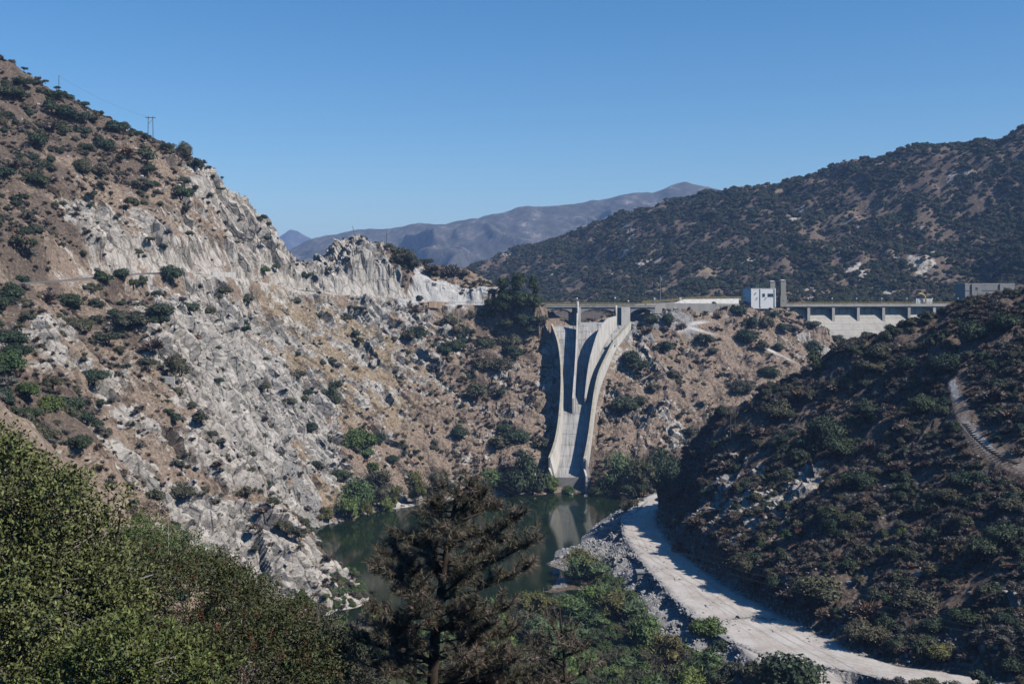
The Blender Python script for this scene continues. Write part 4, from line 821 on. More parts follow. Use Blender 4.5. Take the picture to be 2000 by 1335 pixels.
an = empty("annex_shed", at(1937, 592, 680), 0.1); tag(an, "small annex with white flat roof in front of the grey concrete building", "shed")
MB().box((0, 0.5, 2.7), (4.6, 3.4, 6.4)).build("wall", M['conc_grey'], an); MB().box((0, 0.3, 6.1), (5.2, 4.2, 0.4)).build("roof", M['white'], an)
MB().box((-0.6, -1.25, 2.0), (1.1, 0.12, 2.2)).build("door", M['conc_dark'], an)

# ------------------------------------------------------------------ highway parapets, retaining walls
def hit(px, py, y0=150.0, y1=720.0):
    ys_ = np.arange(y0, y1, 0.5); xs_ = (px - CX) * ys_ / FPX; zr = CAMZ + (HOR - py) * ys_ / FPX; hh = hgt(xs_, ys_); k = np.nonzero(hh >= zr)[0]
    return None if len(k) == 0 else (xs_[k[0]], ys_[k[0]], float(hh[k[0]]))
def strip_wall(name, px0, px1, p0, p1, hpx, label, mat, thick=0.5, npan=1, gap=0.06, Ys=None):
    a_ = at(px0, p0, Ys[0]); c_ = at(px1, p1, Ys[1]); e = empty(name, a_); tag(e, label, "wall"); o = Vector(a_); d = Vector(c_) - o
    for k in range(npan):
        q0, q1 = o + d * ((k + 0.01) / npan), o + d * ((k + 0.99) / npan); h = hpx * a_[1] / FPX
        deckbox(LB(o), (q0.x, q0.y, q0.z - h), (q1.x, q1.y, q1.z - h), 0, thick, -1.0, h).build("panel", mat, e)
    return e
strip_wall("retaining_wall", 617, 651, 574.5, 576, 9, "pale concrete retaining wall below the highway at the knoll's left foot", M['conc'], npan=3, Ys=(518, 524))
strip_wall("retaining_wall", 706, 735, 578.5, 580, 10, "pale concrete retaining wall below the highway under the rocky knoll", M['conc'], npan=3, Ys=(539, 546))
strip_wall("retaining_wall", 415, 461, 531, 531.5, 11, "long low pale parapet on the highway below the white rock face", M['conc'], npan=4, Ys=(430, 452))
strip_wall("steel_barrier", 838, 877, 587.5, 590, 9, "rust streaked barrier wall on the highway below the white road cut", M['rust'], npan=5, Ys=(557, 562))
strip_wall("retaining_wall", 309, 341, 734, 735.5, 8, "small concrete headwall low on the grassy shoulder of the bright cliff", M['conc'], npan=1, Ys=(326, 326))
gr_o = empty("guard_rail", at(880, 590, 562)); tag(gr_o, "steel guard rail along the highway before the pine trees", "guard rail")
railing(at(878, 592.5, 562), at(950, 594, 565), Vector(gr_o.location), "rail", gr_o, M['steel'], h=0.9, r=0.09, rails=2)
cb = empty("roadside_cabinet", at(916, 593, 565)); tag(cb, "light grey cabinet at the highway edge below the white road cut", "cabinet"); MB().box((0, 0, 0.6), (2.6, 1.2, 1.5)).build("box", M['conc'], cb); MB().box((0, 0, 1.4), (2.8, 1.4, 0.12)).build("lid", M['steel'], cb)
sh = empty("road_sign", at(947, 594, 569)); tag(sh, "brown flat sign board on posts by the highway near the pines", "sign")
MB().box((0, 0, 3.3), (3.4, 0.15, 1.1)).build("board", M['rust'], sh)
for x in (-1.2, 1.2): MB().box((x, 0.12, 1.4), (0.15, 0.12, 3.2)).build("post", M['wood'], sh)

# ------------------------------------------------------------------ poles and wires
def pole_thing(name, px, py_top, label, cat, hpole, Y=None, lean=0.0, kind='single', Yb=None):
    h0 = None
    for k in range(200):
        h0 = hit(px, py_top + 6 + k * 1.0)
        if h0 is not None: break
    e = empty(name, h0, 0); tag(e, label, cat)
    if kind == 'single': MB().tube([(0, 0, -1), (lean * hpole, 0, hpole)], [0.16, 0.10], 6).build("pole", M['wood'], e)
    else:
        for x in (-kind / 2, kind / 2): MB().tube([(x, 0, -3 if x > 0 else -1.5), (x * 0.8, 0, hpole)], [0.2, 0.13], 6).build("pole", M['wood'], e)
        MB().box((0, 0, hpole - 0.6), (kind + 2.0, 0.22, 0.26)).build("crossarm", M['wood'], e); MB().tube([(-kind / 2, 0, hpole - 3.4), (kind / 2, 0, hpole - 1)], 0.07, 4).build("brace", M['wood'], e)
        for x in (-kind / 2 - .8, 0, kind / 2 + .8): MB().tube([(x, 0, hpole - 0.45), (x, 0, hpole)], 0.1, 6).build("insulator", M['steel'], e)
    return h0
H1 = pole_thing("utility_pole", 294, 262, "twin wooden utility pole frame with crossarm on the left skyline", "utility pole", 9.2, kind=2.3)
H2 = pole_thing("utility_pole", 115, 168, "single slender utility pole high on the left skyline", "utility pole", 6.0)
pole_thing("leaning_post", 692, 446, "thin leaning post on the summit of the rocky knoll", "post", 3.6, lean=-0.25)
pole_thing("utility_pole", 755, 470, "weathered post among brush right of the knoll summit", "utility pole", 6.5)
H3 = pole_thing("utility_pole", 1431, 852, "A-shaped pair of dark wooden poles on the near dark slope", "utility pole", 8.5, kind=1.6)
def wire(name, a_, c_, sag, label, group, r=0.03, n=24):
    a_, c_ = Vector(a_), Vector(c_); P = [a_.lerp(c_, k / n) - Vector((0, 0, sag * 4 * (k / n) * (1 - k / n))) for k in range(n + 1)]; o = a_.copy()
    b = LB(o); b.tube(P, r, 4); w_ = b.build(name, M['wire']); w_.location = o; tag(w_, label, "wire", group)
for k in range(3): wire("power_line", at(955 + 14 * k, 938 - 2 * k, 474), (96 + k * 3.0, 128, 34.5), 7.5 - 0.6 * k, ("lowest", "middle", "uppermost")[k] + " of three thin power lines sagging over the pond and gravel road", "power lines over the pond", 0.035)
wire("power_line", (H1[0], H1[1], H1[2] + 8.6), (H2[0], H2[1], H2[2] + 5.6), 1.6, "thin wire between the two skyline poles on the left mountain", "skyline wires", 0.03)

# ------------------------------------------------------------------ roadside: barriers, culvert, stair
def ground_thing(name, px, py, label, cat, rz=0.0, group=None):
    h0 = hit(px, py); e = empty(name, h0, rz); tag(e, label, cat, group); return e, h0
jp = [(-0.3, 0), (0.3, 0), (0.3, 0.12), (0.12, 0.4), (0.08, 0.95), (-0.08, 0.95), (-0.12, 0.4), (-0.3, 0.12)]
for px, py, rz, ln, l in ((1217, 1018, 1.15, 3.8, "white concrete barrier block at the road edge above the pond, nearest piece"), (1229, 1009, 0.85, 3.4, "white concrete barrier block at the road edge, second piece beyond the first")):
    h0 = gr(px, py, 7.0, 0); e = empty("road_barrier", (h0[0], h0[1], 6.85), rz); tag(e, l, "barrier"); b = MB(); b.sweep([[(x, y * 1.5, z * 1.7) for y, z in jp] for x in (-ln / 2, -ln / 2 + .1, ln / 2 - .1, ln / 2)]); b.build("block", M['white'], e)
    MB().box((0, 0, 0.05), (ln * 0.9, 1.05, 0.25)).build("base", M['conc'], e)
ga, gb = gr(1240, 1002, 6.9, 0), gr(1264, 982, 6.6, 0); e = empty("guard_rail", ga[:3]); tag(e, "short steel guard rail beyond the white barriers at the pond bend", "guard rail")
railing((ga[0], ga[1], 6.6), (gb[0], gb[1], 6.5), Vector(e.location), "rail", e, M['steel'], h=0.95, r=0.09, rails=2)
e = empty("marker_post", gr(1245, 996, 6.7, 0)[:3]); tag(e, "thin upright marker post beside the guard rail at the pond bend", "post"); MB().tube([(0, 0, -0.5), (0, 0, 3.2)], 0.12, 6).build("post", M['wood'], e)
cx0 = gr(1246, 1120, 6.3, 0); cu = empty("culvert_headwall", (cx0[0] + 1.0, cx0[1], 0.5)); tag(cu, "dark concrete culvert headwall in the gravel bank left of the road", "culvert")
MB().box((0, 0, 3.1), (2.6, 3.2, 6.6)).build("wall", M['conc_grey'], cu); MB().box((0, 0, 6.5), (3.0, 3.6, 0.35)).build("cap", M['conc_dark'], cu); MB().tube([(0, -1.75, 1.6), (0, -1.58, 1.6)], 0.8, 14).build("pipe_mouth", M['black'], cu)
st_o = None; SL = [(p[0], p[1], float(hgt(p[0], p[1]))) for p in dense([tuple(q) for q in STAIR[2:7]], 12)]
acc = [0.0]
for a_, c_ in zip(SL[:-1], SL[1:]): acc.append(acc[-1] + math.dist(a_, c_))
st_o = empty("hillside_stair", SL[0]); tag(st_o, "timber steps climbing the dirt trail at the right edge of the near slope", "stairs")
nst = 21
for k in range(nst):
    s_ = acc[-1] * (k + 0.5) / nst; p = [float(np.interp(s_, acc, [q[i] for q in SL])) for i in range(3)]
    b = LB(Vector(SL[0])); b.box((p[0] - SL[0][0] + SL[0][0] - SL[0][0], p[1] - SL[0][1], 0), (0, 0, 0)) if 0 else None
    MB().box((p[0] - SL[0][0], p[1] - SL[0][1], p[2] - SL[0][2] + 0.10), (2.0, 0.26, 0.36), -0.35 + rng.uniform(-.08, .08)).build("step", M['wood'], st_o)

# ------------------------------------------------------------------ plant shapes
def ico(sub):
    bm = bmesh.new(); bmesh.ops.create_icosphere(bm, subdivisions=sub, radius=1.0); V = np.array([v.co[:] for v in bm.verts]); F_ = np.array([[v.index for v in f.verts] for f in bm.faces]); bm.free(); return V, F_
ICO1 = ico(1); ICO2 = ico(2)
def unit(v): return v / np.maximum(1e-9, np.linalg.norm(v, axis=1))[:, None]
def diamonds(Cc, Nn, ln, wd, r, lift=None):
    """leaf-shaped quads: centre, facing, length, width"""
    n = len(Cc); a = r.normal(size=(n, 3)); t = unit(a - (a * Nn).sum(1)[:, None] * Nn); s = np.cross(Nn, t); L_ = (ln * r.uniform(0.6, 1.35, n))[:, None]; W_ = (wd * r.uniform(0.6, 1.35, n))[:, None]
    V = np.stack([Cc - t * L_, Cc + s * W_ + Nn * W_ * 0.2, Cc + t * L_, Cc - s * W_ + Nn * W_ * 0.2], 1).reshape(-1, 3); F_ = np.arange(4 * n).reshape(n, 4); return V, F_
def tris_to_quads(F3): return np.concatenate([F3, F3[:, 2:3]], 1)
class PM:                               # numpy parts joined into one mesh of quads (a triangle repeats none: triangles kept apart)
    def __init__(s): s.V = []; s.Q = []; s.T = []; s.qm = []; s.tm = []; s.n = 0
    def quads(s, V, F_, m=0): s.V.append(V); s.Q.append(F_ + s.n); s.qm += [m] * len(F_); s.n += len(V)
    def tris(s, V, F_, m=0): s.V.append(V); s.T.append(F_ + s.n); s.tm += [m] * len(F_); s.n += len(V)
    def mb(s, b, m=0):
        V = np.array(b.v); s.V.append(V); 
        for f in b.f:
            if len(f) == 4: s.Q.append(np.array([f]) + s.n); s.qm.append(m)
            else:
                for k in range(1, len(f) - 1): s.T.append(np.array([[f[0], f[k], f[k + 1]]]) + s.n); s.tm.append(m)
        s.n += len(V)
    def mesh(s, name, mats, smooth=False):
        V = np.concatenate(s.V).astype(np.float32); Q = np.concatenate(s.Q) if s.Q else np.zeros((0, 4), int); T = np.concatenate(s.T) if s.T else np.zeros((0, 3), int)
        me = bpy.data.meshes.new(name); me.vertices.add(len(V)); me.vertices.foreach_set("co", V.ravel())
        lv = np.concatenate([Q.ravel(), T.ravel()]).astype(np.int32); me.loops.add(len(lv)); me.loops.foreach_set("vertex_index", lv)
        ls = np.concatenate([np.arange(len(Q)) * 4, len(Q) * 4 + np.arange(len(T)) * 3]).astype(np.int32); me.polygons.add(len(ls)); me.polygons.foreach_set("loop_start", ls)
        me.polygons.foreach_set("material_index", np.array(s.qm + s.tm, np.int32))
        for m_ in mats: me.materials.append(m_)
        me.update(calc_edges=True); return me
def lobes_shrub(r, k, spread=0.62, flat=0.75):
    L_ = []
    for i in range(k):
        a = r.uniform(0, 2 * np.pi); d = spread * math.sqrt(r.uniform(0, 1)); z = r.uniform(0.25, 0.95) * flat * (1 - 0.45 * (d / spread) ** 2); L_.append((d * math.cos(a), d * math.sin(a), z, r.uniform(0.26, 0.44)))
    return L_
def crown(pm, r, lobes, nleaf, ln, wd, m=0, core=0.66, up=0.35, icos=ICO1):
    tot = sum(l[3] ** 2 for l in lobes)
    for x, y, z, q in lobes:
        n = max(6, int(nleaf * q * q / tot)); d = unit(r.normal(size=(n, 3))); d[:, 2] = np.where(d[:, 2] < -0.35, -d[:, 2], d[:, 2])
        Cc = np.array((x, y, z)) + d * q * r.uniform(0.70, 1.22, n)[:, None] * (1, 1, 0.9); Nn = unit(d + r.normal(size=(n, 3)) * 0.55 + (0, 0, up)); V, F_ = diamonds(Cc, Nn, ln, wd, r); pm.quads(V, F_, m)
        if core:
            V0, F0 = icos; V1 = V0 * (1 + 0.22 * r.normal(size=(len(V0), 1))) * q * core * (1, 1, 0.85) + (x, y, z); pm.tris(V1, F0, m)
def stems(pm, r, k, h, rad, m=1, spread=0.45):
    for i in range(k):
        a = r.uniform(0, 6.28); b = MB(); b.tube([(0.05 * math.cos(a), 0.05 * math.sin(a), -0.25), (0.5 * spread * math.cos(a), 0.5 * spread * math.sin(a), h * 0.5), (spread * math.cos(a), spread * math.sin(a), h)], [rad, rad * 0.7, rad * 0.35], 5); pm.mb(b, m)
def mk_shrub(seed, mat, k=9, nleaf=620, ln=0.085, wd=0.05, flat=0.75, trunk=M['bark']):
    r = np.random.default_rng(seed); pm = PM(); crown(pm, r, lobes_shrub(r, k, flat=flat), nleaf, ln, wd); stems(pm, r, 3, 0.5, 0.05); return pm.mesh("shrub", [mat, trunk])
def mk_crown_parts(seed, mat, k=13, nleaf=1300, ln=0.065, wd=0.04, flat=0.8):
    r = np.random.default_rng(seed); pm = PM(); crown(pm, r, lobes_shrub(r, k, flat=flat), nleaf, ln, wd); q = PM(); stems(q, r, 4, 0.6, 0.05, 0); return pm.mesh("crown", [mat]), q.mesh("trunk", [M['bark']])
def mk_dry(seed, mat, n=420, fine=0.028):
    r = np.random.default_rng(seed); pm = PM()
    d = unit(r.normal(size=(n, 3)) + (0, 0, 0.55)); d[:, 2] = np.abs(d[:, 2]); Lr = r.uniform(0.55, 1.0, n)[:, None] * (0.8 + 0.3 * np.sin(d[:, :1] * 5 + seed)); tip = d * Lr * (1, 1, 0.85); base = d * Lr * r.uniform(0.1, 0.55, n)[:, None]
    s = unit(np.cross(d, r.normal(size=(n, 3)))) * fine; V = np.stack([base - s * 0.6, base + s * 0.6, tip + s * 0.5 + r.normal(size=(n, 3)) * 0.04, tip - s * 0.5 + r.normal(size=(n, 3)) * 0.04], 1).reshape(-1, 3); pm.quads(V, np.arange(4 * n).reshape(n, 4), 0)
    L_ = lobes_shrub(r, 7, 0.55, 0.65); crown(pm, r, L_, 320, 0.05, 0.026, 0, core=0.55); stems(pm, r, 3, 0.4, 0.035, 1); return pm.mesh("dry_shrub", [mat, M['twig']])
def mk_willow(seed, mat, n=1500):
    r = np.random.default_rng(seed); pm = PM(); L_ = []
    for i in range(12): a = r.uniform(0, 6.28); d = 0.5 * math.sqrt(r.uniform()); L_.append((d * math.cos(a), d * math.sin(a), r.uniform(0.3, 1.35) * (1 - 0.4 * d), r.uniform(0.22, 0.36)))
    crown(pm, r, L_, n, 0.075, 0.02, 0, core=0.7, up=-0.1)
    m = 220; d = unit(r.normal(size=(m, 3)) * (1, 1, 0.4) + (0, 0, 1.2)); b0 = np.stack([r.normal(size=m) * 0.33, r.normal(size=m) * 0.33, r.uniform(0.5, 1.35, m)], 1); s = unit(np.cross(d, r.normal(size=(m, 3)))) * 0.022; t = b0 + d * r.uniform(0.18, 0.42, m)[:, None]
    pm.tris(np.stack([b0 - s, b0 + s, t], 1).reshape(-1, 3), np.arange(3 * m).reshape(m, 3), 0); q = PM(); stems(q, r, 5, 0.9, 0.035, 0, 0.4); return pm.mesh("crown", [mat]), q.mesh("trunk", [M['bark']])
def mk_tuft(seed):
    r = np.random.default_rng(seed); n = 26; d = unit(r.normal(size=(n, 3)) * (1, 1, 0.35) + (0, 0, 0.75)); s = unit(np.cross(d, r.normal(size=(n, 3)))) * 0.11; b0 = r.normal(size=(n, 3)) * (0.16, 0.16, 0); t = b0 + d * r.uniform(0.5, 1.0, n)[:, None]
    pm = PM(); pm.tris(np.stack([b0 - s, b0 + s, t], 1).reshape(-1, 3), np.arange(3 * n).reshape(n, 3)); return pm.mesh("grass_tuft", [M['tuft']])
def mk_stone(seed, mat):
    r = np.random.default_rng(seed); V0, F0 = ICO2; V1 = V0.copy()
    for _ in range(14): n = unit(r.normal(size=(1, 3)))[0]; c = r.uniform(0.32, 0.68); dd_ = V1 @ n; V1 = V1 - np.outer(np.clip(dd_ - c, 0, None), n)
    V1 = V1 * (1.0, r.uniform(0.7, 1.0), r.uniform(0.5, 0.75)); pm = PM(); pm.tris(V1, F0); return pm.mesh("stone", [mat])

VARI = {}
for kind, mat, k in (('dark', 'leaf_dark', 9), ('mid', 'leaf_mid', 10), ('olive', 'leaf_olive', 9), ('yellow', 'leaf_yellow', 8)):
    VARI[kind] = [mk_shrub(100 + 17 * i + len(kind), M[mat], k, 1000) for i in range(3)]
VARI['dry'] = [mk_dry(300 + i, M['leaf_dry']) for i in range(4)]; VARI['grey'] = [mk_dry(330 + i, M['leaf_grey'], 480, 0.024) for i in range(3)]; VARI['red'] = [mk_dry(350, M['leaf_red'])]
BIG = {}
for kind, mat in (('dark', 'leaf_dark'), ('mid', 'leaf_mid'), ('olive', 'leaf_olive'), ('yellow', 'leaf_yellow')): BIG[kind] = [mk_crown_parts(500 + 13 * i + len(kind), M[mat], 15, 2600, 0.055, 0.034) for i in range(3)]
BIG['grey'] = BIG['olive']
WIL = {'willow': [mk_willow(600 + i, M['leaf_willow']) for i in range(4)], 'wyellow': [mk_willow(620 + i, M['leaf_yellow']) for i in range(2)], 'wolive': [mk_willow(640 + i, M['leaf_olive']) for i in range(2)], 'wdark': [mk_willow(660, M['leaf_dark'])]}
TUFT = [mk_tuft(700 + i) for i in range(3)]; STONE = [mk_stone(720 + i, M['stone']) for i in range(5)]

WORD = {'dark': "dark green", 'mid': "bright green", 'olive': "olive green", 'yellow': "yellowish green", 'dry': "dry brown", 'grey': "grey twiggy", 'red': "dark red", 'willow': "fresh green", 'wyellow': "yellow green", 'wolive': "olive", 'wdark': "deep green"}
def project(x, y, z): return CX + x * FPX / y, HOR + (CAMZ - z) * FPX / y
MARKS = [(294, 255, "the twin utility pole"), (360, 285, "the lone skyline tree"), (115, 165, "the single skyline pole"), (702, 455, "the knoll summit"), (515, 521, "the bright roadside bush"), (438, 537, "the long highway parapet"), (633, 580, "the knoll's left retaining wall"), (720, 585, "the retaining wall under the knoll"), (858, 593, "the rusty barrier"),
 (1005, 580, "the tall pines"), (1128, 615, "the bridge's slim pier"), (1222, 618, "the bridge's broad pier"), (1290, 560, "the flag mast"), (1490, 578, "the white gatehouse"), (1530, 570, "the taller tower"), (1672, 612, "the dam's middle pier"), (1805, 580, "the gooseneck pipe"), (1935, 570, "the grey block building"), (1431, 830, "the A-shaped poles"),
 (1935, 870, "the timber steps"), (1225, 1012, "the white road barriers"), (1380, 1214, "the lone road-edge bush"), (1540, 1300, "the big bush at the fork"), (1246, 1115, "the culvert headwall"), (325, 738, "the small concrete headwall"), (1033, 915, "the largest shore tree"), (1110, 935, "the spillway sill"), (1119, 790, "the slim divider's lower end"),
 (600, 1030, "the pond's stony left corner"), (655, 1190, "the spur's pond-side toe"), (0, 820, "the leafy foreground bush"), (740, 990, "the stony left shore"), (1490, 980, "the pale outcrop"), (1995, 250, "the ridge's highest point"), (1880, 1185, "the picture's lower right corner brush"), (1500, 1130, "the dark red bush")]
def landmark_label(what, px, py):
    best = sorted(MARKS, key=lambda m_: math.hypot(px - m_[0], py - m_[1]))
    for m_ in best[:6]:
        dx, dy = px - m_[0], py - m_[1]; d = math.hypot(dx, dy)
        if d < 12: continue
        ang = math.degrees(math.atan2(-dy, dx)) % 360; dirs = ("right of", "above right of", "above", "above left of", "left of", "below left of", "below", "below right of")[int((ang + 22.5) // 45) % 8]
        far = "just" if d < 45 else ("a little" if d < 85 else ("some way" if d < 135 else ("well" if d < 200 else "far")))
        lab = "%s %s %s %s" % (what, far, dirs, m_[2])
        if lab not in USED: return lab
    return lab
USED = {}; VC = {}
def nextv(kind): VC[kind] = VC.get(kind, -1) + 1; return VARI[kind][VC[kind] % len(VARI[kind])]
def place(kind, px, py, D, label=None, group=None, P=None, sz=1.0, big=None):
    """stand a plant of D photo pixels where the ray through its foot meets the slope"""
    if P is None:
        k = 0
        while True:
            P = hit(px, py + 0.36 * D + k)
            if P is not None or k > 60: break
            k += 2
        if P is None: return None
    R = max(0.25, D * P[1] / FPX / 2 * sz * 1.3); rz = random.uniform(0, 6.28); sc = (R * random.uniform(.78, 1.25), R * random.uniform(.78, 1.25), R * random.uniform(0.7, 1.1))
    size = "large" if D >= 50 else ("small" if D < 20 else "rounded"); noun = "shrub"
    lab = label
    if not lab:
        for s_ in {"large": ("large", "spreading", "broad"), "small": ("small", "little", "tiny"), "rounded": ("rounded", "medium sized", "bushy")}[size]:
            lab = landmark_label("%s %s shrub" % (s_, WORD[kind]), px, py)
            if lab not in USED: break
    USED[lab] = 1
    loc = (P[0], P[1], P[2] - 0.12 * R)
    g = group or ("dry brush on the slopes" if kind in ('dry', 'grey', 'red') else "green shrubs on the slopes")
    if (big if big is not None else D >= 44) and kind in BIG:
        c_, t_ = random.choice(BIG[kind]); e = empty("shrub", loc, rz); e.scale = sc; link_mesh("crown", c_, e); link_mesh("trunk", t_, e); tag(e, lab, "shrub", g); return e
    o = link_mesh("dry_shrub" if kind in ('dry', 'grey', 'red') else "shrub", nextv(kind)); o.location = loc; o.rotation_euler = (0, 0, rz); o.scale = sc; tag(o, lab, "dry shrub" if kind in ('dry', 'grey', 'red') else "shrub", g); return o

